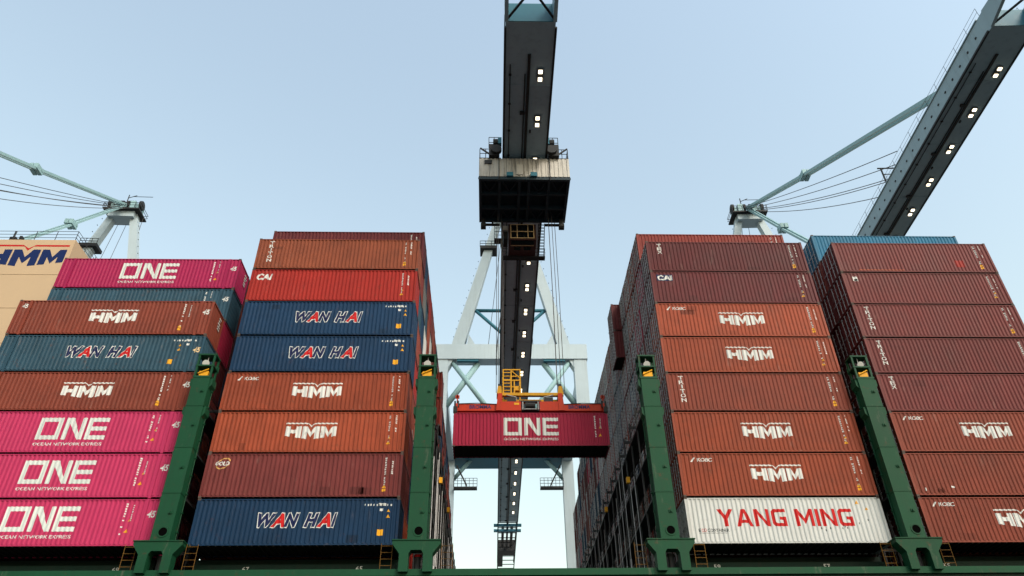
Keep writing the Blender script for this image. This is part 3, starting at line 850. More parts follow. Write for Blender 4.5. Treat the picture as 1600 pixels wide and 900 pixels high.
        for row in range(1, 24):
            for me in rods:
                if rng.random() < 0.85: inst(me, 'lashing_rod', root, None, (0, row * RP + CW / 2, Z))
    return root
lashing_bridge('A', 'green lashing bridge between the pink containers and the next bay')
lashing_bridge('B', 'green lashing bridge left of the gap, red cap in its foot')
lashing_bridge('C', 'green lashing bridge right of the gap, beside the white container')
lashing_bridge('D', 'green lashing bridge right of the white container with red lettering')

# bay numbers on the coamings
for s, x in (('69', -4.4), ('67', 3.2), ('65', 9.9), ('59', 31.4), ('57', 38.1), ('55', 45.5)):
    v, f = centre(text_geo(s, 0.4, 0.01), cx=x - 20, cz=hz - 0.88, width=0.4, height=0.28)
    me = bpy.data.meshes.new('bay_number'); me.from_pydata([(a, 1.494, b) for a, b in v], [], f); me.materials.append(M_white)
    inst(me, 'bay_number', ship)

# ------------------------------------------------------------------ deckhouse with the peaked logo
dh = tag(empty('deckhouse', (-28, 6, -1.72)), 'cream ship deckhouse with blue lettering under a red notched bar, upper left', 'deckhouse')
zt = 27.95 + 1.72
MB().box(-14, 10.05, 0, 44, 0, zt).build('wall', M_cream, dh)
for zz in (24.27, 20.9, 17.6, 14.3, 11.0): MB().box(-14, 10.07, -0.025, 0.3, zz + 1.72 - 0.035, zz + 1.72 + 0.035).build('weld_seam', M_cream, dh)
bar, let = logo_hmm()
for g_, mt, nm in ((bar, M_red, 'logo_bar'), (let, M_blue, 'logo_letters')):
    v, f = scale_geo(g_, 6.6 / 600, -21.62 + 28, 26.18 + 1.72)
    me = bpy.data.meshes.new(nm); me.from_pydata([(x, -0.006, z) for x, z in v], [], f); me.materials.append(mt); inst(me, nm, dh)
mb = MB()
for k in range(14): mb.tube((9.9 - k * 1.75, 0.12, zt), (9.9 - k * 1.75, 0.12, zt + 1.05), 0.028, 6)
for q in (0.35, 0.7, 1.05): mb.tube((-13.9, 0.12, zt + q), (9.9, 0.12, zt + q), 0.022, 6)
mb.build('railing', M_machine, dh)
mb = MB()
for k in range(14): mb.tube((9.9, 0.12 + k * 1.75, zt), (9.9, 0.12 + k * 1.75, zt + 1.05), 0.028, 6)
for q in (0.35, 0.7, 1.05): mb.tube((9.9, 0.12, zt + q), (9.9, 24, zt + q), 0.022, 6)
mb.build('railing', M_machine, dh)
mb = MB().box(4.2, 4.7, 0.2, 0.6, zt, zt + 0.5).tube((4.4, 0.3, zt + 0.5), (4.4, 0.3, zt + 1.2), 0.05).box(5.0, 5.2, 0.2, 0.6, zt, zt + 0.6)
mb.build('deck_fitting', M_machine, dh)

# ------------------------------------------------------------------ quay cranes
def crane(cx, yaw, bz, tip, label, apex=85.6, beam_z=54.0):
    root = tag(empty('quay_crane', (cx, 66.0, QUAY_Z), yaw), label, 'crane', 'ship to shore cranes on the quay')
    Q = -QUAY_Z
    bw, bh = 1.975, 2.4
    b = bz + Q
    end = 42.0
    mb = MB()
    mb.box(-bw, bw, tip, end, b, b + bh)
    mb.box(-bw - 0.1, bw + 0.1, tip + 1, end, b + bh + 0.003, b + bh + 0.12)
    boom = mb.build('boom', M_boom, root)
    MB().box(-0.12, 0.12, tip + 3, end, b - 0.12, b - 0.003).box(-0.34, -0.24, tip + 5, end, b - 0.07, b - 0.003).build('cable_tray', M_machine, root)
    y = tip + 6.2
    while y < end:
        MB().box(-bw + 0.02, bw - 0.02, y - 0.05, y + 0.05, b - 0.035, b - 0.004).build('plate_joint', M_boom, root); y += 8.3
    mb = MB().tube((-1.55, tip + 4, b - 0.09), (-1.55, end, b - 0.09), 0.045, 6)
    y = tip + 5
    while y < end: mb.box(-1.66, -1.44, y, y + 0.12, b - 0.14, b - 0.003); y += 3.1
    mb.build('conduit', M_machine, root)
    mb = MB(); y = tip + 9
    while y < end: mb.box(-0.62, -0.2, y, y + 0.3, b - 0.2, b - 0.003).box(0.3, 0.44, y + 2.2, y + 2.5, b - 0.12, b - 0.003); y += 6.7
    mb.build('junction_box', M_machine, root)['kind'] = 'stuff'
    for s in (-1, 1):
        mb = MB().box(s * (bw + 0.05) - 0.09, s * (bw + 0.05) + 0.09, tip + 0.5, end, b - 0.06, b + 0.14)
        mb.build('trolley_rail', M_machine, root)
    mb = MB(); y = tip + 2
    while y < end:
        for s in (-1, 1): mb.box(s * (bw + 0.03) - 0.03, s * (bw + 0.03) + 0.03, y, y + 0.22, b + 1.1, b + 1.28)
        y += 1.6
    mb.build('bracket', M_machine, root)
    mb = MB(); y = tip + 0.5
    while y < end - 2:
        for s in (-1, 1): mb.tube((s * (bw + 0.02), y, b + bh), (s * (bw + 0.02), y, b + bh + 1.1), 0.025, 4)
        y += 2.2
    for s in (-1, 1):
        for q in (0.55, 1.1): mb.tube((s * (bw + 0.02), tip + 0.5, b + bh + q), (s * (bw + 0.02), end - 2, b + bh + q), 0.02, 4)
    mb.build('handrail', M_machine, root)
    # tip frame: side plates, cross bracing, platform
    mb = MB()
    for s in (-1, 1):
        o = s * (bw - 0.05)
        mb.hexa([(o - 0.15, tip - 5, b + 1.0), (o + 0.15, tip - 5, b + 1.0), (o + 0.15, tip, b - 0.0), (o - 0.15, tip, b - 0.0),
                 (o - 0.15, tip - 5, b + 1.8), (o + 0.15, tip - 5, b + 1.8), (o + 0.15, tip, b + bh), (o - 0.15, tip, b + bh)])
    mb.box(-bw, bw, tip - 5.3, tip - 5.0, b + 0.8, b + 1.9)
    mb.build('tip_frame', M_boom, root)
    MB().box(-bw, bw, tip - 0.06, tip - 0.004, b + 0.02, b + bh - 0.02).build('tip_plate', M_teal, root)
    mb = MB()
    mb.beam((-bw + 0.1, tip - 0.1, b + 0.2), (bw - 0.1, tip - 4.8, b + 1.1), 0.16, 0.16).beam((bw - 0.1, tip - 0.1, b + 0.25), (-bw + 0.1, tip - 4.8, b + 1.15), 0.16, 0.16)
    mb.build('cross_brace', M_machine, root)
    mb = MB()
    for q in (0.5, 1.0): mb.tube((-bw, tip - 3, b + bh + q), (bw, tip - 3, b + bh + q), 0.03, 5)
    for k in range(6): mb.tube((-bw + k * 0.79, tip - 3, b + 1.4), (-bw + k * 0.79, tip - 3, b + bh + 1.0), 0.025, 5)
    mb.build('tip_railing', M_machine, root)
    # paired floodlights along the underside
    lm = MB().box(-0.17, 0.17, -0.55, -0.23, -0.30, -0.18, 1).box(-0.17, 0.17, 0.23, 0.55, -0.30, -0.18, 1).box(-0.24, 0.24, -0.62, 0.62, -0.17, -0.08, 0).box(-0.06, 0.06, -0.5, 0.5, -0.08, 0.0, 0).mesh('flood_lamp')
    lm.materials.append(M_machine); lm.materials.append(M_lamp)
    y = tip + 5.0
    while y < end - 4:
        inst(lm, 'flood_lamp', root, None, (0.98, y, b)); y += 5.05
    # back reach frame
    mb = MB()
    for s in (-1, 1):
        for z_ in (0.2, 2.2): mb.beam((s * bw, end, b + z_), (s * bw, end + 36, b + z_), 0.22, 0.22)
        mb.beam((s * 0.95, end + 6, b + 0.9), (s * 0.95, end + 18, b + 0.9), 0.55, 1.0)
    mb.beam((0, end, b + 0.7), (0, end + 19, b + 0.7), 0.4, 0.9)
    for k in range(11): mb.beam((-bw, end + 1 + k * 3.3, b + 0.2), (bw, end + 1 + k * 3.3, b + 0.2), 0.16, 0.16)
    mb.box(-bw - 0.1, bw + 0.1, end + 19.5, end + 23, b, b + 2.5); mb.box(-bw - 0.1, -bw + 1.2, end + 23, end + 32, b, b + 2.5)
    mb.build('back_frame', M_machine, root)
    mb = MB()
    for q in (2.2, 5.6): mb.box(-bw - 0.9, bw + 0.9, end + q, end + q + 0.7, b - 0.1, b + 0.35)
    mb.build('cross_platform', M_teal, root)
    # legs and portal beams
    lx = 11.7
    ztop = beam_z + Q
    for yy, zt_ in ((0.0, ztop - 2.85), (30.5, ztop - 2.85)):
        for s in (-1, 1):
            mb = MB().beam((s * lx, yy, 0.0), (s * lx, yy, zt_), 2.15, 1.9, up=(0, 1, 0))
            mb.beam((s * lx, yy, 0.2), (s * lx, yy, 2.4), 3.2, 2.6, up=(0, 1, 0))
            mb.prism([(s * (lx - 1.08), zt_), (s * (lx - 1.9), zt_), (s * (lx - 1.08), zt_ - 1.6)], yy - 0.8, yy + 0.8)
            mb.build('leg', M_crane, root)
    for yy in (0.0,):
        mb = MB().box(-lx - 1.25, lx + 1.25, yy - 1.15, yy + 1.15, ztop - 2.85, ztop)
        mb.build('portal_beam', M_crane, root)
    mb = MB().box(-lx + 1.0, lx - 1.0, 28.0, 34.4, 46.3 + Q, 48.6 + Q); mb.build('portal_beam', M_teal, root)
    for s in (-1, 1):
        MB().box(s * lx - 0.9, s * lx + 0.9, 0.9, 29.6, 46.0 + Q, 47.8 + Q).build('side_beam', M_crane, root)
        MB().box(s * lx - 0.9, s * lx + 0.9, 0.9, 29.6, 6.0, 8.0).build('side_beam', M_crane, root)
        MB().tube((s * 9.9, -0.2, ztop - 3.1), (s * 2.6, 0, bz + Q + 2.6), 0.42, 12).build('brace', M_stay, root, True)
        MB().tube((s * 5.6, 0.2, ztop - 3.1), (s * (lx - 1.0), 0.2, ztop - 11.0), 0.5, 12).build('brace', M_stay, root, True)
        MB().tube((s * (lx - 1.0), 30.5, 42.6 + Q), (s * (lx - 4.6), 30.5, 47.0 + Q), 0.4, 10).build('brace', M_stay, root, True)
        MB().box(s * 7.3 - 1.8, s * 7.3 + 1.8, -1.0, -0.4, ztop - 3.2, ztop - 2.86).build('brace_plate', M_teal, root)
        # service platform on the landside leg
        mb = MB()
        xa, xb = sorted((s * (lx - 1.1), s * (lx - 5.6)))
        mb.box(xa, xb, 28.6, 29.8, 40.0 + Q, 40.35 + Q)
        for q in (0.6, 1.2, 1.7): mb.tube((xa, 28.6, 40.3 + Q + q), (xb, 28.6, 40.3 + Q + q), 0.05, 5)
        for k in range(7): mb.tube((xa + (xb - xa) * k / 6, 28.6, 40.3 + Q), (xa + (xb - xa) * k / 6, 28.6, 42.0 + Q), 0.05, 5)
        mb.build('platform', M_machine, root)
        mb = MB(); mb.beam((s * (lx - 1.6), 28.8, 44.6 + Q), (s * (lx - 3.6), 28.8, 40.6 + Q), 0.9, 0.18); mb.build('stair', M_machine, root)
    # A frame above the beam
    za = apex + Q
    for s in (-1, 1):
        mb = MB().beam((s * 9.15, 0, ztop - 0.2), (s * 1.9, 0, za - 2.0), 2.1, 1.7, 0, 1.3, 1.3, up=(0, 1, 0))
        mb.prism([(s * 7.6, ztop), (s * 7.2, ztop + 2.2), (s * 6.0, ztop)][:3], -0.7, 0.7)
        mb.build('a_frame_leg', M_crane, root)
        mb = MB()
        t = 0.72 if s < 0 else 0.5
        px, pz = s * (9.15 - 7.25 * t), ztop + (za - 2 - ztop) * t
        mb.box(px - 1.6, px + 1.6, -1.3, 1.3, pz - 0.3, pz + 0.35)
        for q in (0.8, 1.4): mb.pipe([(px - 1.6, -1.3, pz + q), (px + 1.6, -1.3, pz + q)], 0.06)
        for k in range(4): mb.tube((px - 1.6 + k * 1.06, -1.3, pz), (px - 1.6 + k * 1.06, -1.3, pz + 1.4), 0.05, 5)
        if s < 0: mb.build('a_frame_platform', M_machine, root)
        MB().tube((s * 6.15, 0, 61.7 + Q), (s * 0.8, 0, 56.2 + Q), 0.3, 10).build('tie', M_teal, root, True)
        mb = MB()
        n = 18
        for k in range(n):
            t0 = k / n
            p0 = Vector((s * (9.15 - 7.25 * t0) + s * 1.1, -0.8, ztop + (za - 2 - ztop) * t0))
            mb.box(p0.x - 0.05, p0.x + 0.05, p0.y - 0.2, p0.y, p0.z - 0.05, p0.z + 0.05)
        mb.build('ladder_bracket', M_machine, root)
    MB().tube((-6.1, 0, 61.7 + Q), (6.1, 0, 61.7 + Q), 0.32, 10).build('tie', M_teal, root, True)
    # apex head: platform, sheaves, mast
    mb = MB()
    mb.box(-3.4, 3.4, -2.2, 1.8, za - 2.0, za - 1.75)
    for q in (0.6, 1.2): mb.pipe([(-3.4, -2.2, za - 1.7 + q), (3.4, -2.2, za - 1.7 + q), (3.4, 1.8, za - 1.7 + q), (-3.4, 1.8, za - 1.7 + q), (-3.4, -2.2, za - 1.7 + q)], 0.05, 5)
    for k in range(8): mb.tube((-3.4 + k * 0.97, -2.2, za - 1.7), (-3.4 + k * 0.97, -2.2, za - 0.5), 0.05, 5)
    mb.build('apex_platform', M_machine, root)
    MB().box(-2.4, 2.4, -1.5, 1.3, za - 3.3, za - 2.03).build('apex_beam', M_crane, root)
    mb = MB()
    for s in (-1, 1):
        mb.box(s * 1.4 - 0.5, s * 1.4 + 0.5, -1.4, 1.4, za - 1.7, za + 0.7)
        mb.box(s * 2.5 - 0.3, s * 2.5 + 0.3, -1.1, 0.9, za - 1.7, za + 0.2); mb.box(min(s * 0.02, s * 2.2), max(s * 0.02, s * 2.2), -0.4, 0.4, za - 1.6, za - 1.0)
    mb.build('apex_head', M_stay, root)
    for s in (-2.9, -0.6, 0.6, 2.9):
        MB().tube((s - 0.22, -0.7, za + 0.0), (s + 0.22, -0.7, za + 0.0), 0.95, 16).tube((s - 0.26, -0.7, za), (s + 0.26, -0.7, za), 0.3, 10).build('sheave', M_machine, root)
    mb = MB().tube((-0.6, 0, za), (-0.6, 0, za + 3.4), 0.09, 6).tube((-0.6, 0, za + 2.6), (0.9, 0, za + 3.3), 0.07, 6).tube((0.2, 0, za + 3.0), (4.0, 0, za + 3.0), 0.06, 5).tube((1.8, 0.3, za - 1.5), (1.8, 0.3, za + 2.2), 0.05, 5)
    mb.build('mast', M_machine, root)
    mb = MB(); mb.tube((3.3, 0.5, za - 2), (3.9, 0.6, ztop), 0.05, 4).tube((-1.2, 1.0, za - 3), (-4.0, 1.4, ztop), 0.05, 4).tube((0.2, 1.2, za - 3), (-1.6, 1.2, ztop), 0.05, 4)
    mb.build('signal_cable', M_rope, root)
    # forestays: jointed flat bars from the apex to the boom
    for s in (-1, 1):
        for ya, zz, wd in ((-61.5, b + bh + 0.7, 0.36), (-31.0, b + bh + 0.7, 0.3)):
            a = Vector((s * 0.34, -1.2, za - 0.3)); e = Vector((s * 0.42, ya, zz))
            mid = a.lerp(e, 0.42) + Vector((0, 0, -0.25))
            mb = MB().beam(a, mid, wd, wd * 1.2).beam(mid, e, wd, wd * 1.2)
            mb.build('forestay', M_stay, root)
            mb = MB().box(mid.x - 0.3, mid.x + 0.3, mid.y - 0.9, mid.y + 0.9, mid.z - 0.45, mid.z + 0.45)
            mb.tube((mid.x - 0.35, mid.y + 0.5, mid.z + 0.25), (mid.x + 0.35, mid.y + 0.5, mid.z + 0.25), 0.3, 8)
            mb.build('stay_link', M_stay, root)
            MB().prism([(e.x - 0.3, b + bh + 0.12), (e.x + 0.3, b + bh + 0.12), (e.x + 0.2, zz + 0.4), (e.x - 0.2, zz + 0.4)], e.y - 0.7, e.y + 0.7).build('stay_lug', M_stay, root)
    # slack luffing ropes
    for k, (sx, ye, dz) in enumerate(((-1.5, -51, 0), (-1.0, -49, 0), (-0.6, -47, 0), (0.7, -47.5, 0), (1.2, -45, 0))):
        a = Vector((sx * 0.7, -1.6, za - 0.6 - k * 0.22)); e = Vector((sx, ye, b + bh + 1.9 - 0.2 * k))
        pts = []
        for i in range(13):
            t = i / 12; p = a.lerp(e, t); p.z -= (0.5 + 0.16 * k) * 4 * t * (1 - t); pts.append(p)
        MB().pipe(pts, 0.055, 5).build('luffing_rope', M_rope, root)
    mb = MB().box(-1.4, 1.4, -46.6, -44.0, b + bh + 0.2, b + bh + 0.9)
    for s in (-1, 1):
        mb.tube((s * 1.2, -46.5, b + bh), (s * 1.2, -46.5, b + bh + 3.6), 0.1, 6)
    mb.tube((-1.6, -46.5, b + bh + 3.6), (1.6, -46.5, b + bh + 3.6), 0.09, 6).tube((-1.2, -46.5, b + bh + 2.6), (1.2, -46.5, b + bh + 2.6), 0.06, 6)
    mb.build('rope_gantry', M_machine, root)
    return root
crane(21.15, -0.006, 38.0, -75.2, 'pale grey crane whose lit boom runs overhead down the middle', apex=85.6)
crane(68.3, -0.044, 45.3, -70.6, 'crane at right with slanting lit boom, behind the right stacks', apex=85.9)
crane(-52.8, 0.03, 45.3, -70.6, 'crane at left showing only its apex and stays behind deckhouse', apex=85.4)

# ------------------------------------------------------------------ trolley, ropes, spreader, hanging container
tr = tag(empty('crane_trolley', (20.7, 8.2, 34.8)), 'boxy trolley with stained white front and hanging cab under the middle boom', 'crane trolley')
X0, X1, Y0, Y1 = -4.2, 4.2, -3.0, 3.0
mb = MB()
n = 42; p = (X1 - X0) / n
for k in range(n):
    a = X0 + k * p
    d = 0.0 if k % 2 else 0.05
    mb.box(a, a + p, Y0 - 0.02 + d, Y0 + 0.12, 0.25, 2.75)
mb.build('front_sheeting', M_sheet, tr)
mb = MB()
for s in (X0 + 0.06, X1 - 0.06): mb.box(s - 0.06, s + 0.06, Y0 + 0.14, Y1, 0.25, 2.7)
mb.box(X0 + 0.14, X1 - 0.14, Y1 - 0.1, Y1, 0.25, 2.7)
mb.build('wall', M_frame, tr)
mb = MB()
mb.box(X0 + 0.13, X1 - 0.13, Y0 + 0.13, Y1 - 0.12, 0.62, 0.7)
mb.build('deck', M_frame, tr)
mb = MB()
for yy in (Y0 + 0.1, -1.0, 1.0, Y1 - 0.15): mb.box(X0, X1, yy - 0.12, yy + 0.12, 0.0, 0.42)
for xx in (X0 + 0.12, -2.3, -0.45, 0.45, 2.3, X1 - 0.12): mb.box(xx - 0.13, xx + 0.13, Y0, Y1, 0.03, 0.45)
mb.box(X0 - 0.05, X1 + 0.05, Y0 - 0.09, Y0 - 0.04, -0.02, 0.24)
mb.build('floor_frame', M_frame, tr)
mb = MB()
for xa, xb in ((-4, -2.4), (-2.2, -0.5), (0.5, 2.2), (2.4, 4)):
    for ya, yb in ((-2.8, -1.1), (1.1, 2.8)):
        mb.beam((xa, ya, 0.3), ((xa + xb) / 2, yb, 0.3), 0.12, 0.12).beam(((xa + xb) / 2, yb, 0.3), (xb, ya, 0.3), 0.12, 0.12)
mb.build('floor_bracing', M_frame, tr)
for s, yy in ((-1.35, Y0 - 0.06), (0.85, Y0 - 0.06)):
    MB().box(s - 0.3, s + 0.3, yy - 0.25, yy, 0.26, 0.72).build('blue_box', M_teal, tr)
MB().box(-3.7, -3.0, Y0 - 0.1, Y0 - 0.03, 2.0, 2.45).build('vent_louver', M_machine, tr)
MB().box(-0.75, -0.1, Y0 - 0.1, Y0 - 0.02, 0.6, 1.9).build('hatch_door', M_sheet, tr)
for s in (-1, 1):   # side platforms with machinery beside the boom
    mb = MB()
    xa, xb = sorted((s * 2.3, s * 3.3))
    mb.box(xa, xb, -3.4, -1.2, 2.8, 4.2); mb.box(xa, xb, -3.0, -1.6, 4.25, 4.7)
    mb.tube((s * 2.6, -3.3, 3.4), (s * 2.6, -3.7, 3.4), 0.5, 12); mb.tube((s * 2.45, -3.2, 4.6), (s * 2.9, -3.2, 4.6), 0.4, 10)
    mb.beam((s * 3.1, -3.2, 3.0), (s * 4.1, -3.2, 3.9), 0.12, 0.12); mb.box(min(s * 2.15, s * 4.2), max(s * 2.15, s * 4.2), -3.0, -1.0, 2.77, 2.85)
    mb.build('drive_unit', M_machine, tr)
    MB().box(min(s * 2.1, s * 2.45), max(s * 2.1, s * 2.45), -3.5, -3.0, 4.3, 5.1).build('drive_cover', M_teal, tr)
    mb = MB()
    for x_, za_, zb_ in ((s * 4.15, 2.8, 4.0), (s * 3.6, 2.8, 4.0), (s * 3.3, 4.2, 5.6), (s * 2.8, 4.2, 5.6), (s * 2.3, 4.2, 5.6)):
        mb.tube((x_, -3.0, za_), (x_, -3.0, zb_), 0.035, 5)
    for q in (3.4, 4.0): mb.tube((s * 3.3, -3.0, q), (s * 4.15, -3.0, q), 0.035, 5)
    for q in (4.9, 5.6): mb.tube((s * 2.3, -3.0, q), (s * 3.3, -3.0, q), 0.035, 5)
    for q in (3.4, 4.0): mb.tube((s * 4.15, -3.0, q), (s * 4.15, 2.6, q), 0.035, 5)
    mb.build('railing', M_machine, tr)
    # rear hangers with wheels under the floor
    mb = MB().box(s * 3.8 - 0.2, s * 3.8 + 0.2, 2.4, 2.9, -0.75, 0.0).tube((s * 3.8 - 0.25, 2.65, -0.75), (s * 3.8 + 0.25, 2.65, -0.75), 0.34, 12)
    mb.build('hanger', M_machine, tr)
    mb = MB().beam((s * 2.2, 2.9, -0.35), (s * 4.0, 2.9, -0.35), 0.2, 0.2); mb.build('hanger_beam', M_machine, tr)
    MB().box(s * 2.0 - 0.16, s * 2.0 + 0.16, -2.2, 2.2, 2.7, 3.25).build('wheel_bogie', M_machine, tr)
    for yy in (-3.02, ):
        MB().tube((s * 2.35, yy - 0.15, -0.2), (s * 2.35, yy - 0.15, 2.9), 0.05, 6).build('conduit', M_machine, tr)
# cab
CY = 3.2
mb = MB()
mb.box(-1.35, 1.35, CY + 0.02, CY + 2.75, -1.95, 0.0)
cabw = mb.build('cab', M_cab, tr)
mb = MB()
mb.box(-1.1, 1.1, CY - 0.02, CY + 0.018, -1.75, -0.12)
mb.build('window', M_glass, cabw)
for xa, xb, ya, yb in ((-1.1, 1.1, 0.15, 0.75), (-0.78, -0.15, 1.1, 1.6), (0.2, 0.85, 1.1, 1.6)):
    MB().box(xa, xb, CY + ya, CY + yb, -1.985, -1.952).build('floor_window', M_glass, cabw)
mb = MB()
for x_ in (-1.12, -0.5, 0.55, 1.12): mb.box(x_ - 0.04, x_ + 0.04, CY - 0.06, CY - 0.021, -1.8, -0.1)
for z_ in (-1.8, -0.98, -0.1): mb.box(-1.17, 1.17, CY - 0.08, CY - 0.061, z_ - 0.04, z_ + 0.04)
mb.box(-1.15, 1.15, CY + 0.86, CY + 0.93, -2.0, -1.952)
mb.build('window_frame', M_cabtrim, cabw)
MB().box(-1.85, -1.4, CY + 0.3, CY + 1.6, -1.6, -0.7).build('cabinet', M_machine, tr)
MB().box(-1.95, -1.4, CY + 0.2, CY + 1.2, -0.55, -0.05).build('cabinet', M_sheet, tr)
mb = MB().box(-1.9, 2.35, CY + 2.5, CY + 3.1, -2.1, -1.98)
for q in (0.5, 0.95): mb.pipe([(-1.9, CY + 2.5, -2.0 + q), (-1.4, CY + 2.5, -2.0 + q)], 0.03, 5)
for q in (0.5, 0.95): mb.pipe([(1.4, CY + 2.5, -2.0 + q), (2.35, CY + 2.5, -2.0 + q), (2.35, CY + 3.1, -2.0 + q)], 0.03, 5)
mb.build('cab_platform', M_machine, tr)
mb = MB()
for x_ in (1.62, 2.22): mb.beam((x_, CY + 0.0, 0.1), (x_, CY + 2.6, -2.0), 0.07, 0.16)
mb.build('stair_stringer', M_machine, tr)
for k in range(11):
    MB().box(1.66, 2.18, CY + 0.06 + k * 0.235, CY + 0.17 + k * 0.235, 0.0 - k * 0.19, 0.04 - k * 0.19).build('stair_tread', M_machine, tr)
mb = MB()
for z_ in (0.0, 0.45, 0.9): mb.pipe([(-2.7, CY, -1.4 + z_), (-2.0, CY, -1.4 + z_)], 0.03, 5)
mb.box(-2.75, -1.95, CY, CY + 0.8, -1.9, -1.8)
for x_ in (-2.7, -2.0): mb.tube((x_, CY, -1.85), (x_, CY, 0), 0.03, 5)
mb.build('side_ladder', M_machine, tr)

HY = 9.3                     # near side of the hanging container
HZ = 10.42
sp = tag(empty('spreader', (20.87, HY + CW / 2, HZ + CH)), 'orange lifting spreader with yellow headblock on top of the hanging container', 'spreader')
mb = MB()
for s in (-1, 1):
    xa, xb = sorted((s * 2.2, s * 5.85))
    mb.box(xa, xb, -0.9, -0.55, 0.3, 0.92); mb.box(xa, xb, 0.55, 0.9, 0.3, 0.92)
mb.build('telescopic_beam', M_orange, sp)
mb = MB()
for s in (-1, 1):
    mb.box(s * 5.95 - 0.14, s * 5.95 + 0.14, -1.21, 1.21, 0.12, 0.8)
mb.build('end_beam', M_orange, sp)
for s in (-1, 1):
    for t in (-1, 1):
        mb = MB().box(s * 5.99 - 0.16, s * 5.99 + 0.16, t * 1.12 - 0.16, t * 1.12 + 0.16, 0.02, 0.5).box(s * 6.02 - 0.07, s * 6.02 + 0.07, t * 1.25 - 0.07, t * 1.25 + 0.07, 0.0, 0.95)
        mb.tube((s * 5.8, t * 1.1, 0.5), (s * 5.8, t * 1.1, 1.05), 0.1, 8)
        mb.build('twistlock_housing', M_machine, sp)
    mb = MB().beam((s * 5.85, -1.1, 0.8), (s * 5.85, -1.1, 1.6), 0.1, 0.1).box(s * 5.85 - 0.16, s * 5.85 + 0.16, -1.15, -1.0, 1.3, 1.55)
    mb.build('flipper', M_orange, sp)
mb = MB()
mb.box(-2.25, -0.75, -1.1, 1.1, 0.22, 1.02); mb.box(0.75, 2.25, -1.1, 1.1, 0.22, 1.02); mb.box(-2.4, 2.4, -0.5, 0.5, 0.22, 0.6)
for s in (-1, 1): mb.prism([(s * 2.75, 0.22), (s * 2.25, 0.22), (s * 2.25, 1.75), (s * 2.6, 1.75)], -1.15, 1.15)
mb.build('main_frame', M_orange, sp)
mb = MB().box(-0.7, 0.7, -1.0, 0.9, 0.3, 0.45).tube((-0.4, -0.9, 0.75), (0.4, -0.9, 0.75), 0.25, 10).box(-0.7, -0.55, -1.05, -0.9, 0.25, 1.1).box(0.55, 0.7, -1.05, -0.9, 0.25, 1.1).box(-0.3, 0.3, -0.6, 0.6, 0.5, 1.2).box(-0.9, 0.9, -1.0, -0.85, 1.05, 1.18)
mb.build('hydraulic_unit', [M_machine], sp)
mb = MB().tube((-0.62, -1.08, 0.3), (-0.62, -1.08, 1.0), 0.05, 6).tube((0.62, -1.08, 0.3), (0.62, -1.08, 1.0), 0.05, 6).tube((-0.5, -1.08, 0.35), (0.5, -1.08, 0.35), 0.05, 6)
mb.build('hose', M_steel, sp)
mb = MB().box(-1.3, -0.9, -1.12, -1.1, 0.72, 0.9)
mb.build('sticker', M_yel, sp)
for s in (-1, 1):
    MB().pipe([(s * 2.7, -0.93, 0.86), (s * 4.2, -0.95, 0.95), (s * 5.7, -0.95, 0.9)], 0.03, 5).build('hydraulic_hose', M_machine, sp)
    MB().box(s * 1.5 - 0.35, s * 1.5 + 0.35, -1.0, -0.4, 1.03, 1.45).build('valve_box', M_machine, sp)
    MB().pipe([(s * 1.2, -0.8, 1.03), (s * 1.1, -0.9, 1.5), (s * 1.9, -0.8, 1.75)], 0.05, 6).build('hydraulic_hose', M_steel, sp)
    geo = centre(text_geo('BROMMA', 0.5, 0.03), cx=s * 3.95 + (0.0 if s > 0 else -0.05), cz=0.63, width=1.75, height=0.34)
    me = bpy.data.meshes.new('lettering'); me.from_pydata([(x, -0.904, z) for x, z in geo[0]], [], geo[1]); me.materials.append(M_blue); inst(me, 'lettering', sp)
mb = MB()
mb.box(-2.6, 2.75, -0.75, -0.45, 1.75, 2.0); mb.box(-2.6, 2.75, 0.45, 0.75, 1.75, 2.0)
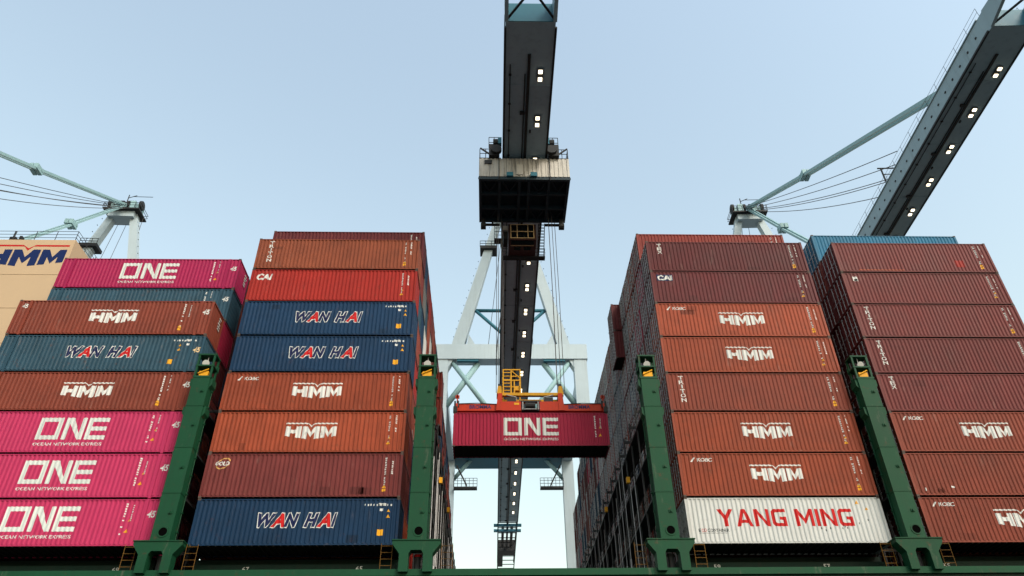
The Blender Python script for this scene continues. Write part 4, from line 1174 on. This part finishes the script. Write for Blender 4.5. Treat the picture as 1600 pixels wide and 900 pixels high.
for s in (-2.45, 2.55): mb.box(s - 0.16, s + 0.16, -0.9, 0.9, 1.7, 2.05); mb.prism([(s - 0.24, 2.05), (s + 0.24, 2.05), (s + 0.14, 2.75), (s - 0.14, 2.75)], -0.5, 0.5)
mb.build('headblock', M_yellow, sp)
mb = MB()
for x_ in (-2.15, -1.5, -0.75):
    for y_ in (-0.6, 0.5): mb.box(x_ - 0.05, x_ + 0.05, y_ - 0.05, y_ + 0.05, 2.0, 4.25)
for z_ in (4.2, 3.2): mb.box(-2.2, -0.7, -0.66, -0.56, z_ - 0.05, z_ + 0.05); mb.box(-2.2, -0.7, 0.45, 0.55, z_ - 0.05, z_ + 0.05)
mb.beam((-1.5, -0.6, 4.15), (-0.75, -0.6, 3.4), 0.08, 0.08); mb.box(-1.25, -0.8, -0.5, 0.3, 2.35, 2.75); mb.box(-1.3, -1.2, -0.63, -0.53, 2.0, 3.2)
mb.build('cable_basket', M_yellow, sp)
for k in range(6):
    MB().box(-2.1, -1.55, -0.63, -0.57, 2.25 + k * 0.33, 2.32 + k * 0.33).build('rung', M_yellow, sp)
for s in (-2.45, 2.55):
    MB().tube((s - 0.12, 0, 2.75), (s + 0.12, 0, 2.75), 0.42, 14).build('rope_sheave', M_machine, sp)
# hoist ropes belong to the trolley they run from
tz = 34.8
for x_, y_ in ((18.3, 9.9), (18.62, 10.2), (18.15, 11.2), (18.75, 11.0), (23.15, 9.9), (23.5, 10.2), (23.3, 11.2), (23.85, 10.9)):
    top = Vector((x_ - 20.7, y_ - 8.2, 0.2)); bot = Vector((x_ - 20.7, y_ - 8.2, HZ + CH + 2.75 - tz))
    mid = top.lerp(bot, 0.5) + Vector((0.04, 0, 0))
    MB().pipe([top, mid, bot], 0.03, 6).build('hoist_rope', M_rope, tr)
pts = []
for i in range(15):
    t = i / 14
    pts.append((-2.2 + 0.35 * math.sin(t * 5.0), 3.1 - 0.4 * t, -1.9 + (17.6 - tz + 1.9) * t))
MB().pipe(pts, 0.045, 6).build('power_cable', M_machine, tr)

container((20.87, HY, HZ), L40, 'deep magenta', 'one pk', 'magenta container with white block lettering hanging in the air from the spreader', None, 2, True)
